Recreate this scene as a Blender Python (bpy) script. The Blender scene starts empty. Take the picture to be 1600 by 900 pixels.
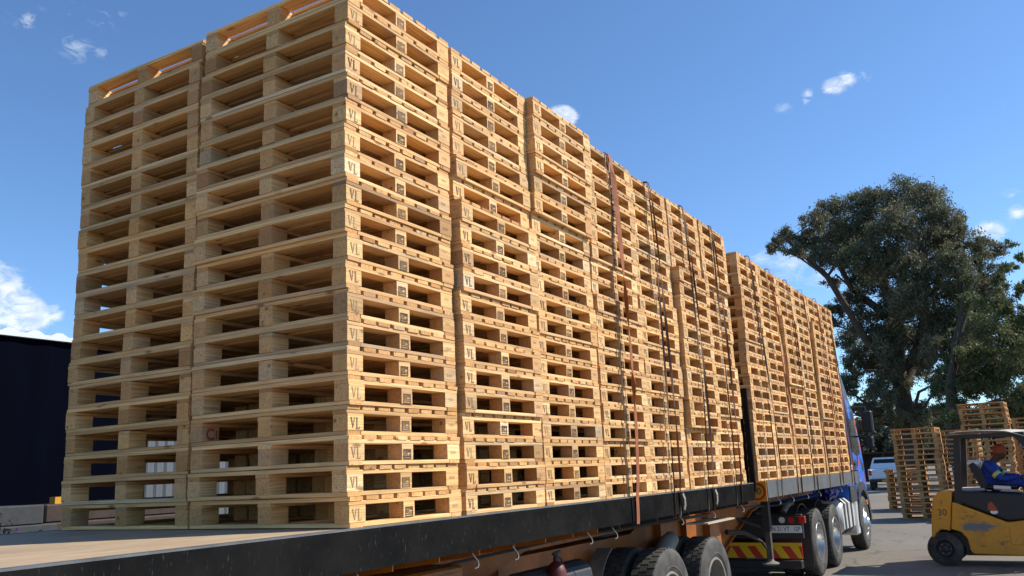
import bpy, math, random
import numpy as np
from mathutils import Vector, Matrix, Euler
random.seed(7); rng = np.random.default_rng(7)
S = bpy.context.scene
COL = S.collection
R = math.radians
D = 1.57            # height of the trailer deck above the ground

# ------------------------------------------------------------------ camera, sky, sun, exposure
cam_d = bpy.data.cameras.new('camera'); cam = bpy.data.objects.new('camera', cam_d); COL.objects.link(cam)
cam.location = (-3.3885, -2.9800, 0.2399 + D); cam.rotation_euler = (1.7840171, 0.0418533, -1.0334158)
cam_d.sensor_width = 36; cam_d.lens = 1335.32 / 1600 * 36; cam_d.clip_end = 3000; cam_d.clip_start = .05
S.camera = cam
SUN_AZ = Vector((0.58, -0.81)).normalized(); SUN_EL = R(43)
W = bpy.data.worlds.new('World'); S.world = W; W.use_nodes = True
S.view_settings.view_transform = 'Standard'; S.view_settings.look = 'None'
S.view_settings.exposure = 0.42; S.view_settings.gamma = 1
sun_d = bpy.data.lights.new('sun', 'SUN'); sun = bpy.data.objects.new('sun', sun_d); COL.objects.link(sun)
sun_d.energy = 4.9; sun_d.angle = R(.5); sun_d.color = (1, .935, .82)
sdir = Vector((SUN_AZ.x * math.cos(SUN_EL), SUN_AZ.y * math.cos(SUN_EL), math.sin(SUN_EL)))
sun.rotation_euler = sdir.to_track_quat('Z', 'Y').to_euler(); sun.location = (5, -20, 30)


class NT:
    """small helper around a node tree"""
    def __init__(s, nt): s.nt = nt; s.n = nt.nodes; s.l = nt.links
    def new(s, t, **k):
        n = s.n.new(t)
        for a, b in k.items(): setattr(n, a, b)
        return n
    def put(s, sock, v):
        if isinstance(v, bpy.types.NodeSocket): s.l.new(v, sock)
        elif v is not None: sock.default_value = v
    def math(s, op, a, b=None, clamp=False):
        n = s.new('ShaderNodeMath', operation=op, use_clamp=clamp); s.put(n.inputs[0], a); s.put(n.inputs[1], b); return n.outputs[0]
    def vmath(s, op, a, b=None, scale=None):
        n = s.new('ShaderNodeVectorMath', operation=op); s.put(n.inputs[0], a); s.put(n.inputs[1], b)
        if scale is not None: s.put(n.inputs[3], scale)
        return n.outputs['Value'] if op in ('DOT_PRODUCT', 'LENGTH', 'DISTANCE') else n.outputs[0]
    def noise(s, vec, scale, detail=3, rough=.5, dist=0):
        n = s.new('ShaderNodeTexNoise'); s.put(n.inputs['Vector'], vec); n.inputs['Scale'].default_value = scale
        n.inputs['Detail'].default_value = detail; n.inputs['Roughness'].default_value = rough; n.inputs['Distortion'].default_value = dist
        return n.outputs['Fac']
    def ramp(s, f, pts):
        n = s.new('ShaderNodeValToRGB'); s.put(n.inputs[0], f); e = n.color_ramp.elements
        while len(e) < len(pts): e.new(.5)
        for q, (p, c) in zip(e, pts): q.position = p; q.color = (*c, 1) if len(c) == 3 else c
        return n.outputs[0]
    def step(s, f, a, b):
        n = s.new('ShaderNodeMapRange', clamp=True); s.put(n.inputs[0], f); n.inputs[1].default_value = a; n.inputs[2].default_value = b
        return n.outputs[0]
    def mix(s, f, a, b, mode='MIX'):
        n = s.new('ShaderNodeMix', data_type='RGBA', blend_type=mode, clamp_factor=True); s.put(n.inputs[0], f)
        for sock, v in ((n.inputs[6], a), (n.inputs[7], b)):
            s.put(sock, (*v, 1) if isinstance(v, tuple) and len(v) == 3 else v)
        return n.outputs[2]
    def mapping(s, vec, scale=(1, 1, 1), loc=(0, 0, 0)):
        n = s.new('ShaderNodeMapping'); s.put(n.inputs[0], vec); n.inputs['Scale'].default_value = scale; n.inputs['Location'].default_value = loc
        return n.outputs[0]


def build_world():
    t = NT(W.node_tree); bg = t.n['Background']
    sky = t.new('ShaderNodeTexSky', sky_type='NISHITA', sun_disc=False)
    sky.sun_elevation = SUN_EL; sky.sun_rotation = math.atan2(SUN_AZ.x, SUN_AZ.y)
    sky.altitude = 1500; sky.air_density = 1.0; sky.dust_density = .6; sky.ozone_density = 1.6
    d = t.vmath('NORMALIZE', t.new('ShaderNodeTexCoord').outputs['Generated'])
    n1 = t.noise(t.vmath('ADD', t.mapping(d, (1, 1, 1.6)), (3.1, 1.7, .4)), 16, 8, .62, .5)
    total = None
    # each cloud: unit direction, angular radius, density
    for (v, r, k) in CLOUDS:
        dist = t.vmath('LENGTH', t.vmath('MULTIPLY', t.vmath('SUBTRACT', d, v), (1, 1, 1.35)))
        m = t.math('SUBTRACT', 1, t.math('DIVIDE', dist, r))
        m = t.math('MULTIPLY', t.math('MAXIMUM', m, 0), k)
        total = m if total is None else t.math('MAXIMUM', total, m)
    fine = t.noise(t.vmath('ADD', t.mapping(d, (1, 1, 1.9)), (1.3, 4.7, 2.4)), 48, 9, .68, .8)
    nn = t.math('ADD', t.math('MULTIPLY', n1, .45), t.math('MULTIPLY', fine, .55))
    cov = t.math('MULTIPLY', t.step(t.math('ADD', t.math('MINIMUM', total, .75), t.math('MULTIPLY', t.math('SUBTRACT', nn, .5), 3.4)), .28, 1.0), t.math('MULTIPLY', total, 1.6, True), True)
    shade = t.ramp(t.noise(d, 30, 5), [(.3, (.62, .68, .76)), (.7, (1, 1, 1))])
    bgc = t.mix(cov, t.mix(1, sky.outputs[0], (.80, 1.04, 1.25), 'MULTIPLY'), t.mix(1, shade, (7.5, 7.8, 8.2), 'MULTIPLY'))
    t.put(bg.inputs[0], bgc); bg.inputs[1].default_value = .116


CLOUDS = []
def cloud(px, py, rpx, k):      # direction of a cloud, from its bearing and height in the view
    q = Vector(((px - 800) / 1335.32, (450 - py) / 1335.32, -1)).normalized()
    v = cam.rotation_euler.to_matrix() @ q
    CLOUDS.append((tuple(v), rpx / 1335.32, k))
for c in ((0, 474, 52, 2.2), (42, 492, 42, 2.0), (78, 488, 24, 1.4), (-60, 450, 90, 2.5), (45, 30, 34, .5), (118, 72, 36, .55), (165, 25, 44, .42), (155, 82, 20, .4), (110, 10, 30, .35),
          (880, 182, 30, 1.9), (872, 205, 26, 1.6), (1304, 134, 24, 1.3), (1322, 124, 22, 1.0), (1348, 115, 24, .55), (1262, 146, 16, .8), (1258, 158, 12, .6), (1225, 165, 22, .5),
          (1545, 366, 30, 1.6), (1590, 335, 24, .8), (1583, 305, 20, .5), (1235, 415, 50, .6), (1185, 402, 36, .45), (1290, 430, 50, .5), (1420, 130, 40, .15)):
    cloud(*c)
build_world()


# ------------------------------------------------------------------ materials
def mat(name, base=(.5, .5, .5), rough=.6, metal=0, coat=0):
    m = bpy.data.materials.new(name); m.use_nodes = True; t = NT(m.node_tree); b = t.n['Principled BSDF']
    b.inputs['Base Color'].default_value = (*base, 1); b.inputs['Roughness'].default_value = rough; b.inputs['Metallic'].default_value = metal
    b.inputs['Coat Weight'].default_value = coat
    return m, t, b


def bump(t, b, h, strength=.3, dist=.01):
    n = t.new('ShaderNodeBump'); t.put(n.inputs['Height'], h); n.inputs['Strength'].default_value = strength; n.inputs['Distance'].default_value = dist
    t.put(b.inputs['Normal'], n.outputs[0])


def obj_coord(t): return t.new('ShaderNodeTexCoord').outputs['Object']


def worn(name, base, dark, scale=6, rough=.6, metal=0, amount=.5, light=None, streak=None, seed=0, coat=0):
    """paint or metal with blotches of dirt and small bright scuffs"""
    m, t, b = mat(name, base, rough, metal, coat); c = t.mapping(obj_coord(t), (1, 1, 1), (seed, seed, 0))
    f = t.step(t.noise(c, scale, 6, .65), .38, .75)
    col = t.mix(t.math('MULTIPLY', f, amount), base, dark)
    if light:
        s = t.step(t.noise(t.mapping(c, streak or (1, 1, 1)), scale * 4, 6, .7), .61, .73)
        col = t.mix(t.math('MULTIPLY', s, .5), col, light)
    t.put(b.inputs['Base Color'], col)
    t.put(b.inputs['Roughness'], t.math('ADD', t.math('MULTIPLY', t.noise(c, scale * 2, 4), .3), rough - .15))
    bump(t, b, t.noise(c, scale * 6, 4), .15, .004)
    return m


def wood_mat():
    m, t, b = mat('pine_wood', rough=.72)
    oi = t.new('ShaderNodeObjectInfo'); co = obj_coord(t); rnd = oi.outputs['Random']
    off = t.new('ShaderNodeCombineXYZ')
    r2 = t.math('FRACT', t.math('MULTIPLY', rnd, 91.7)); r3 = t.math('FRACT', t.math('MULTIPLY', rnd, 377.3)); r4 = t.math('FRACT', t.math('MULTIPLY', rnd, 1531.9))
    t.put(off.inputs[0], t.math('MULTIPLY', rnd, 40)); 
    t.put(off.inputs[1], t.math('MULTIPLY', t.math('SUBTRACT', r2, .5), .16)); t.put(off.inputs[2], t.math('MULTIPLY', t.math('SUBTRACT', r3, .5), .16))
    p = t.vmath('ADD', co, off.outputs[0])
    wv = t.new('ShaderNodeTexWave', wave_type='RINGS', rings_direction='X'); t.put(wv.inputs[0], t.mapping(p, (.12, 1, 1)))
    wv.inputs['Scale'].default_value = 26; wv.inputs['Distortion'].default_value = 5.5; wv.inputs['Detail'].default_value = 2; wv.inputs['Detail Scale'].default_value = .8
    off2 = t.new('ShaderNodeCombineXYZ'); t.put(off2.inputs[0], t.math('MULTIPLY', rnd, 53)); t.put(off2.inputs[1], t.math('MULTIPLY', r2, 31)); t.put(off2.inputs[2], t.math('MULTIPLY', r3, 17))
    q = t.vmath('ADD', co, off2.outputs[0])
    streak = t.noise(t.mapping(q, (2.2, 55, 55)), 1, 4, .6)
    blotch = t.noise(t.mapping(q, (3, 9, 9)), 1, 3, .55)
    tone = t.mix(r4, (.88, .565, .255), (.74, .415, .165))
    tone = t.mix(t.step(r2, .80, .97), tone, (.52, .29, .13))
    tone = t.mix(t.step(r3, .86, 1.0), tone, (.80, .60, .35))
    col = t.mix(t.math('MULTIPLY', t.math('POWER', wv.outputs['Fac'], 2.0), .5), tone, (.42, .22, .075))
    col = t.mix(t.math('MULTIPLY', t.step(streak, .42, .72), .62), col, (.38, .215, .085))
    col = t.mix(t.math('MULTIPLY', t.step(blotch, .45, .8), .5), col, (.46, .27, .12))
    vo = t.new('ShaderNodeTexVoronoi', feature='F1'); t.put(vo.inputs['Vector'], t.mapping(t.vmath('ADD', q, t.vmath('SCALE', t.new('ShaderNodeTexNoise').outputs['Color'], None, 0)), (4.5, 13, 13)))
    vo.inputs['Scale'].default_value = 1
    knot = t.math('SUBTRACT', 1, t.step(vo.outputs['Distance'], .09, .20))
    keep = t.step(t.math('FRACT', t.math('MULTIPLY', vo.outputs['Color'], 7.13)), .50, .54)
    col = t.mix(t.math('MULTIPLY', t.math('MULTIPLY', knot, keep), .75), col, (.16, .07, .028))
    nrm = t.new('ShaderNodeSeparateXYZ'); t.put(nrm.inputs[0], t.new('ShaderNodeTexCoord').outputs['Normal'])
    endg = t.step(t.math('ABSOLUTE', nrm.outputs[0]), .5, .9)
    col = t.mix(t.math('MULTIPLY', endg, t.math('ADD', .35, t.math('MULTIPLY', r2, .6))), col, t.mix(1, col, (.80, .66, .52), 'MULTIPLY'))
    weath = t.math('MULTIPLY', t.step(t.math('FRACT', t.math('MULTIPLY', rnd, 733.1)), .90, .97), t.step(t.noise(t.mapping(q, (4, 10, 10)), 1.3, 5, .7), .30, .62))
    col = t.mix(t.math('MULTIPLY', weath, .55), col, (.27, .215, .165))
    grey = t.step(t.noise(t.mapping(q, (5, 14, 14)), 1.3, 5, .7), .60, .75)
    col = t.mix(t.math('MULTIPLY', grey, .22), col, (.33, .29, .24))
    col = t.mix(1, col, oi.outputs['Color'], 'MULTIPLY')
    t.put(b.inputs['Base Color'], col)
    t.put(b.inputs['Roughness'], t.math('ADD', .62, t.math('MULTIPLY', streak, .25)))
    bump(t, b, t.math('ADD', t.math('MULTIPLY', wv.outputs['Fac'], .4), streak), .35, .0015)
    b.inputs['Specular IOR Level'].default_value = .3
    return m


def ink_mat():
    m, t, b = mat('stencil_ink', (.05, .045, .04), .8)
    oi = t.new('ShaderNodeObjectInfo'); co = t.vmath('ADD', obj_coord(t), t.vmath('SCALE', oi.outputs['Location'], None, .5))
    fade = t.step(t.noise(co, 90, 4, .7), .36, .62)
    k = t.math('ADD', .08, t.math('MULTIPLY', t.math('FRACT', t.math('MULTIPLY', oi.outputs['Random'], 57.3)), .82))
    amt = t.math('MULTIPLY', t.math('ADD', .68, t.math('MULTIPLY', fade, .45)), t.math('ADD', k, .15), True)
    t.put(b.inputs['Base Color'], t.mix(amt, (.56, .38, .19), (.045, .03, .025)))
    return m


M = {}
M['wood'] = wood_mat(); M['ink'] = ink_mat()
m, t, b = mat('brand_ink', (.09, .03, .02), .8)
oi = t.new('ShaderNodeObjectInfo'); k = t.math('FRACT', t.math('MULTIPLY', oi.outputs['Random'], 57.3))
t.put(b.inputs['Base Color'], t.mix(t.math('ADD', .66, t.math('MULTIPLY', k, .34)), (.60, .38, .17), (.03, .010, .007)))
M['brand'] = m
M['nail'] = mat('nail_steel', (.10, .07, .05), .5, .6)[0]
M['rail'] = worn('black_rail_paint', (.009, .009, .0095), (.020, .0195, .018), 2.6, .62, 0, .85, (.12, .12, .115), (9, 9, 1.6))
M['rail2'] = worn('dusty_glancing_rail_paint', (.085, .088, .09), (.15, .15, .145), 2.6, .55, 0, .8, (.30, .30, .29), (9, 9, 1.6))  # lighter dusty grey than the rear rail, with glancing light put into the colour
M['lip'] = worn('scuffed_steel_lip', (.20, .20, .205), (.07, .07, .07), 9, .45, .5, .7)
M['black'] = worn('black_chassis', (.018, .018, .02), (.05, .045, .04), 5, .55, 0, .6)
M['orange'] = worn('orange_chassis_paint', (.40, .11, .006), (.07, .027, .01), 2.6, .5, 0, .8, (.40, .26, .14), (3, 3, 3))
M['plate'] = worn('dusty_steel', (.24, .215, .18), (.10, .09, .075), 8, .75, 0, .7)
M['rail'].node_tree.nodes['Principled BSDF'].inputs['Specular IOR Level'].default_value = 0
M['rail2'].node_tree.nodes['Principled BSDF'].inputs['Specular IOR Level'].default_value = .25
M['white'] = mat('white_plastic', (.78, .78, .76), .4)[0]
M['chrome'] = mat('polished_alloy', (.58, .57, .56), .32, 1)[0]
M['tank'] = worn('brushed_alloy_tank', (.72, .72, .70), (.4, .39, .36), 3, .35, .35, .5)
M['red'] = mat('red_reflector', (.55, .015, .012), .25, 0, .5)[0]
M['amber'] = mat('amber_lens', (.7, .22, .02), .25, 0, .5)[0]
M['lens'] = mat('clear_lens', (.75, .75, .72), .12, .2, .5)[0]
M['yellow'] = mat('yellow_reflective', (.72, .45, .01), .4)[0]
M['signred'] = mat('sign_red', (.50, .03, .012), .4)[0]
M['signyel'] = worn('sign_yellow', (.62, .30, .03), (.45, .20, .03), 12, .4, 0, .5)
M['textblack'] = mat('black_print', (.012, .012, .012), .6)[0]
M['textblue'] = mat('plate_print', (.02, .03, .10), .6)[0]
M['strap'] = worn('orange_webbing', (.33, .095, .028), (.16, .055, .025), 9, .8, 0, .8)
M['strapdark'] = worn('brown_webbing', (.13, .065, .035), (.07, .04, .025), 9, .85, 0, .8)
M['navy'] = None
M['galv'] = worn('galvanised_sheet', (.17, .185, .195), (.11, .12, .13), 4, .4, .5, .5)
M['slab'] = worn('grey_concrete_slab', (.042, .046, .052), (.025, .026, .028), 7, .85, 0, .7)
M['rust'] = worn('rusty_steel', (.045, .028, .022), (.02, .016, .014), 6, .8, 0, .8)
M['flyellow'] = None
M['seat'] = mat('black_vinyl', (.018, .018, .02), .5)[0]
M['overall'] = None
M['skin'] = mat('dark_skin', (.085, .04, .022), .55)[0]
M['cap'] = mat('orange_cap', (.40, .085, .035), .85)[0]
M['band'] = mat('lime_reflective_tape', (.50, .62, .16), .4)[0]
M['bluetarp'] = mat('blue_tarp', (.012, .03, .28), .3, 0, .4)[0]
M['glass'] = mat('dark_glass', (.008, .010, .012), .22, 0, 0)[0]
M['greyfab'] = mat('grey_roof_cover', (.50, .45, .40), .8)[0]
M['pink'] = mat('pink_petals', (.75, .04, .38), .6)[0]
M['hook'] = mat('worn_hook_steel', (.10, .095, .09), .6, .3)[0]
M['lightboard'] = worn('weathered_board', (.50, .42, .30), (.30, .25, .18), 6, .8, 0, .6)
M['darksteel'] = worn('greasy_steel', (.10, .085, .07), (.03, .028, .025), 9, .6, .2, .7)
M['spray'] = mat('red_spray_paint', (.42, .03, .05), .7)[0]
M['darkblue'] = worn('dark_cab_graphic', (.012, .022, .07), (.30, .02, .012), 1.4, .45, 0, .85, (.35, .36, .40), (1.5, 1.5, 1.5))
M['exting'] = mat('extinguisher_red', (.09, .010, .009), .55, 0, 0)[0]

m, t, b = mat('navy_curtain', (.004, .006, .018), .75); c = obj_coord(t)
t.put(b.inputs['Base Color'], t.mix(t.noise(t.mapping(c, (2.5, 1, .3)), 2.2, 4), (.0006, .001, .0035), (.0012, .002, .007)))
b.inputs['Specular IOR Level'].default_value = .02
M['navy'] = m
m, t, b = mat('blue_overall', (.012, .04, .30), .85); c = obj_coord(t)
t.put(b.inputs['Base Color'], t.mix(t.step(t.noise(c, 9, 4), .35, .7), (.010, .03, .22), (.02, .065, .42)))
bump(t, b, t.noise(t.mapping(c, (1, 1, .6)), 14, 3), .9, .03); M['overall'] = m

m, t, b = mat('tyre_rubber', (.03, .03, .03), .8); c = obj_coord(t)
col = t.mix(t.step(t.noise(c, 6, 5), .35, .7), (.024, .023, .022), (.095, .085, .072))
t.put(b.inputs['Base Color'], col); bump(t, b, t.noise(c, 60, 3), .25, .004); M['tyre'] = m

m, t, b = mat('forklift_yellow', (.62, .30, .02), .42, 0, .1); c = obj_coord(t)
col = t.mix(t.math('MULTIPLY', t.step(t.noise(c, 3.2, 6, .7), .45, .75), .7), (.68, .31, .018), (.38, .17, .03))
col = t.mix(t.step(t.noise(t.mapping(c, (2, 6, 6), (3, 0, 1)), 2.2, 6, .75), .60, .68), col, (.10, .075, .05))
# grey scrape through the paint of the side panel
ds = t.vmath('LENGTH', t.mapping(c, (2.0, 0, 6.5), (-1.02, 0, -4.1)))
col = t.mix(t.step(t.math('ADD', ds, t.math('MULTIPLY', t.noise(t.mapping(c, (1, 1, 3)), 6, 5, .7), 1.5)), 1.32, 1.10), col, (.16, .16, .17))
t.put(b.inputs['Base Color'], col); M['flyellow'] = m

m, t, b = mat('blue_cab_paint', (.01, .10, .62), .5, 0, .15); c = obj_coord(t)
g = t.new('ShaderNodeSeparateXYZ'); t.put(g.inputs[0], c)
zone = t.math('MULTIPLY', t.step(g.outputs[2], 1.25, 1.6), t.math('SUBTRACT', 1, t.step(g.outputs[2], 3.35, 3.7)))
n1 = t.noise(t.mapping(c, (1.0, 1, .8)), .8, 3, .6, .8); n2 = t.noise(t.mapping(c, (1.2, 1, .7), (7, 0, 3)), 1.5, 3, .6, .8); n3 = t.noise(t.mapping(c, (1, 1, 1), (1, 5, 9)), 1.9, 3, .5, 1)
col = t.mix(t.math('MULTIPLY', t.step(n1, .47, .50), zone), (.004, .115, .55), (.010, .012, .02))
col = t.mix(t.math('MULTIPLY', t.step(n2, .56, .58), zone), col, (.55, .03, .015))
col = t.mix(t.math('MULTIPLY', t.step(n3, .66, .68), zone), col, (.70, .72, .75))
t.put(b.inputs['Base Color'], col); M['cab'] = m

m, t, b = mat('deck_plywood', (.5, .4, .3), .75); c = obj_coord(t)
col = t.mix(t.step(t.noise(t.mapping(c, (1.2, 9, 9)), 1.4, 5, .6), .3, .75), (.46, .335, .205), (.31, .22, .135))
col = t.mix(t.math('MULTIPLY', t.step(t.noise(t.mapping(c, (2, 16, 1), (4, 2, 0)), 1.6, 5, .7), .58, .70), .6), col, (.60, .52, .39))
col = t.mix(t.math('MULTIPLY', t.step(t.noise(c, 1.7, 6, .7), .48, .68), .5), col, (.21, .165, .12))
t.put(b.inputs['Base Color'], col); bump(t, b, t.noise(t.mapping(c, (2, 30, 30)), 1, 4), .3, .003); M['deck'] = m

m, t, b = mat('dusty_yard_surface', (.2, .19, .17), .9); c = obj_coord(t)
col = t.mix(t.step(t.noise(c, .16, 6, .6), .35, .7), (.135, .112, .083), (.20, .172, .133))
col = t.mix(t.math('MULTIPLY', t.step(t.noise(t.mapping(c, (.5, 1.6, 1)), .9, 6, .7), .5, .72), .55), col, (.13, .115, .10))
col = t.mix(t.math('MULTIPLY', t.step(t.noise(c, 38, 3, .6), .45, .7), .35), col, (.28, .25, .205))
vo = t.new('ShaderNodeTexVoronoi', feature='DISTANCE_TO_EDGE'); t.put(vo.inputs['Vector'], t.vmath('ADD', c, t.vmath('SCALE', t.vmath('ADD', (0, 0, 0), t.noise(c, 1.2, 4)), None, 1.2))); vo.inputs['Scale'].default_value = .33
crack = t.math('SUBTRACT', 1, t.step(vo.outputs['Distance'], .004, .012))
col = t.mix(t.math('MULTIPLY', crack, .6), col, (.06, .055, .05))
col = t.mix(t.math('MULTIPLY', t.step(t.noise(t.mapping(c, (1, 1, 1), (9, 4, 0)), .55, 5, .65), .60, .68), .55), col, (.075, .066, .058))
col = t.mix(t.math('MULTIPLY', t.step(t.noise(t.mapping(c, (.15, 4.5, 1), (2, 7, 0)), 1.0, 4, .6), .58, .68), .4), col, (.10, .09, .08))
t.put(b.inputs['Base Color'], col); bump(t, b, t.noise(c, 45, 4), .5, .01); M['ground'] = m


def leaf_mat(name, a, bb, c3):
    m, t, b = mat(name, a, .6); g = t.new('ShaderNodeNewGeometry')
    r = g.outputs['Random Per Island']
    col = t.mix(r, a, bb); col = t.mix(t.step(r, .80, .95), col, c3)
    n = t.noise(obj_coord(t), .35, 3); col = t.mix(t.math('MULTIPLY', t.step(n, .4, .7), .45), col, c3)
    t.put(b.inputs['Base Color'], col); b.inputs['Specular IOR Level'].default_value = .35
    tr = t.new('ShaderNodeBsdfTranslucent'); t.put(tr.inputs[0], col)
    mx = t.new('ShaderNodeMixShader'); mx.inputs[0].default_value = .35
    t.l.new(b.outputs[0], mx.inputs[1]); t.l.new(tr.outputs[0], mx.inputs[2]); t.l.new(mx.outputs[0], t.n['Material Output'].inputs[0])
    return m
M['gum'] = leaf_mat('gum_leaves', (.085, .105, .052), (.160, .172, .095), (.205, .165, .105))
M['gum2'] = leaf_mat('fresh_gum_leaves', (.075, .110, .036), (.145, .168, .062), (.16, .14, .07))
M['far'] = leaf_mat('distant_leaves', (.085, .105, .07), (.12, .14, .09), (.13, .13, .09))
M['bark'] = worn('gum_bark', (.075, .055, .04), (.03, .022, .017), 2.5, .9, 0, .8)


# ------------------------------------------------------------------ mesh helpers
class MB:
    def __init__(s): s.v = []; s.f = []; s.mi = []; s.mats = []
    def m(s, name):
        mm = M[name]
        if mm not in s.mats: s.mats.append(mm)
        return s.mats.index(mm)
    def add(s, vs, fs, mat):
        o = len(s.v); i = s.m(mat); s.v += [tuple(p) for p in vs]; s.f += [tuple(o + a for a in f) for f in fs]; s.mi += [i] * len(fs); return s
    def box(s, x0, x1, y0, y1, z0, z1, mat, mx=None):
        vs = [Vector((x, y, z)) for x in (x0, x1) for y in (y0, y1) for z in (z0, z1)]
        if mx: vs = [mx @ p for p in vs]
        return s.add(vs, [(0, 1, 3, 2), (4, 6, 7, 5), (0, 4, 5, 1), (2, 3, 7, 6), (0, 2, 6, 4), (1, 5, 7, 3)], mat)
    def rbox(s, x0, x1, y0, y1, z0, z1, r, mat, mx=None):     # box with chamfered edges
        vs = []; idx = {}
        for i, sx in enumerate((-1, 1)):
            for sy in (-1, 1):
                for sz in (-1, 1):
                    X, Y, Z = (x1 if sx > 0 else x0), (y1 if sy > 0 else y0), (z1 if sz > 0 else z0)
                    for a in range(3):
                        p = [X - sx * r, Y - sy * r, Z - sz * r]; p[a] = (X, Y, Z)[a]
                        idx[(sx, sy, sz, a)] = len(vs); vs.append(Vector(p))
        fs = []
        for a in range(3):
            o = [q for q in range(3) if q != a]
            for sg in (-1, 1):
                loop = []
                for (u, w) in ((-1, -1), (1, -1), (1, 1), (-1, 1)):
                    k = [0, 0, 0]; k[a] = sg; k[o[0]] = u; k[o[1]] = w; loop.append(idx[(*k, a)])
                if (sg > 0) == (a == 1): loop.reverse()
                fs.append(tuple(loop))
        for a in range(3):       # edges parallel to axis a
            o = [q for q in range(3) if q != a]
            for u in (-1, 1):
                for w in (-1, 1):
                    k0 = [0, 0, 0]; k0[o[0]] = u; k0[o[1]] = w; k1 = list(k0); k0[a] = -1; k1[a] = 1
                    fs.append((idx[(*k0, o[0])], idx[(*k1, o[0])], idx[(*k1, o[1])], idx[(*k0, o[1])]))
        for sx in (-1, 1):
            for sy in (-1, 1):
                for sz in (-1, 1): fs.append(tuple(idx[(sx, sy, sz, a)] for a in range(3)))
        if mx: vs = [mx @ p for p in vs]
        return s.add(vs, fs, mat)
    def prism(s, prof, a0, a1, mat, axis='y', mx=None, caps=True):      # outline (u, w) extruded along axis
        n = len(prof)
        def P(u, w, a): return Vector((u, a, w)) if axis == 'y' else (Vector((a, u, w)) if axis == 'x' else Vector((u, w, a)))
        vs = [P(u, w, a0) for u, w in prof] + [P(u, w, a1) for u, w in prof]
        if mx: vs = [mx @ p for p in vs]
        fs = [(i, (i + 1) % n, n + (i + 1) % n, n + i) for i in range(n)]
        if caps: fs += [tuple(range(n)), tuple(range(2 * n - 1, n - 1, -1))]
        return s.add(vs, fs, mat)
    def tube(s, pts, rad, mat, seg=8, caps=True):
        pts = [Vector(p) for p in pts]; rad = rad if isinstance(rad, (list, tuple)) else [rad] * len(pts)
        vs = []; fs = []; up = None
        for i, p in enumerate(pts):
            d = (pts[min(i + 1, len(pts) - 1)] - pts[max(i - 1, 0)]).normalized()
            if up is None: up = Vector((0, 0, 1)) if abs(d.z) < .9 else Vector((1, 0, 0))
            a = d.cross(up).normalized(); up = a.cross(d).normalized()
            for k in range(seg):
                w = 2 * math.pi * k / seg; vs.append(p + (a * math.cos(w) + up * math.sin(w)) * rad[i])
        for i in range(len(pts) - 1):
            for k in range(seg): fs.append((i * seg + k, i * seg + (k + 1) % seg, (i + 1) * seg + (k + 1) % seg, (i + 1) * seg + k))
        if caps: fs += [tuple(range(seg - 1, -1, -1)), tuple((len(pts) - 1) * seg + k for k in range(seg))]
        return s.add(vs, fs, mat)
    def lathe(s, prof, mat, seg=48, axis='y', c=(0, 0, 0)):       # profile (r, a) turned about the axis
        vs = []; fs = []; n = len(prof); c = Vector(c)
        for k in range(seg):
            w = 2 * math.pi * k / seg; cs, sn = math.cos(w), math.sin(w)
            for r, a in prof: vs.append(c + (Vector((r * cs, a, r * sn)) if axis == 'y' else Vector((r * cs, r * sn, a))))
        for k in range(seg):
            for i in range(n - 1):
                a, b_ = k * n + i, ((k + 1) % seg) * n + i; fs.append((a, b_, b_ + 1, a + 1))
        return s.add(vs, fs, mat)
    def build(s, name, parent=None, loc=None, rz=0, smooth=False, link=True):
        me = bpy.data.meshes.new(name); me.from_pydata([tuple(p) for p in s.v], [], s.f)
        for mm in s.mats: me.materials.append(mm)
        me.polygons.foreach_set('material_index', s.mi)
        import bmesh
        bm = bmesh.new(); bm.from_mesh(me); bmesh.ops.recalc_face_normals(bm, faces=bm.faces); bm.to_mesh(me); bm.free()
        if smooth:
            me.polygons.foreach_set('use_smooth', [True] * len(me.polygons)); me.set_sharp_from_angle(angle=R(38))
        me.update(); o = bpy.data.objects.new(name, me)
        if link: COL.objects.link(o)
        if parent: o.parent = parent
        if loc: o.location = loc
        o.rotation_euler.z = rz
        return o


def tag(o, label=None, cat=None, group=None, kind=None):
    for k, v in (('label', label), ('category', cat), ('group', group), ('kind', kind)):
        if v: o[k] = v
    return o


def empty(name, loc=(0, 0, 0), rz=0):
    o = bpy.data.objects.new(name, None); COL.objects.link(o); o.location = loc; o.rotation_euler.z = rz; o.empty_display_size = .2; return o


def dup(o, parent=None, loc=None, rz=None):
    c = o.copy(); COL.objects.link(c)
    if parent: c.parent = parent
    if loc is not None: c.location = loc
    if rz is not None: c.rotation_euler.z = rz
    return c


def copy_tree(o, parent=None, loc=None):
    c = dup(o, parent, loc)
    for ch in list(o.children): copy_tree(ch, c)
    return c


def text_geo(s, size):
    """outline letters turned into flat faces, centred on the origin in (u, v)"""
    cu = bpy.data.curves.new('lettering', 'FONT'); cu.body = s; cu.size = size; cu.align_x = 'CENTER'; cu.align_y = 'CENTER'; cu.resolution_u = 3
    o = bpy.data.objects.new('lettering', cu); COL.objects.link(o)
    me = o.to_mesh(); vs = [tuple(v.co) for v in me.vertices]; fs = [tuple(p.vertices) for p in me.polygons]
    o.to_mesh_clear(); bpy.data.objects.remove(o); bpy.data.curves.remove(cu)
    return vs, fs


# ------------------------------------------------------------------ the yard
g = MB(); g.add([(-400, -400, 0), (900, -400, 0), (900, 600, 0), (-400, 600, 0)], [(0, 1, 2, 3)], 'ground')
tag(g.build('ground'), kind='structure')

# ------------------------------------------------------------------ pallets
H = 0.1534
TB = .0215; HB = .0870; WB = .1
Z0 = 0.0; Z1 = TB + .0004; Z2 = Z1 + HB + .0004; Z3 = Z2 + TB + .0004


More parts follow.
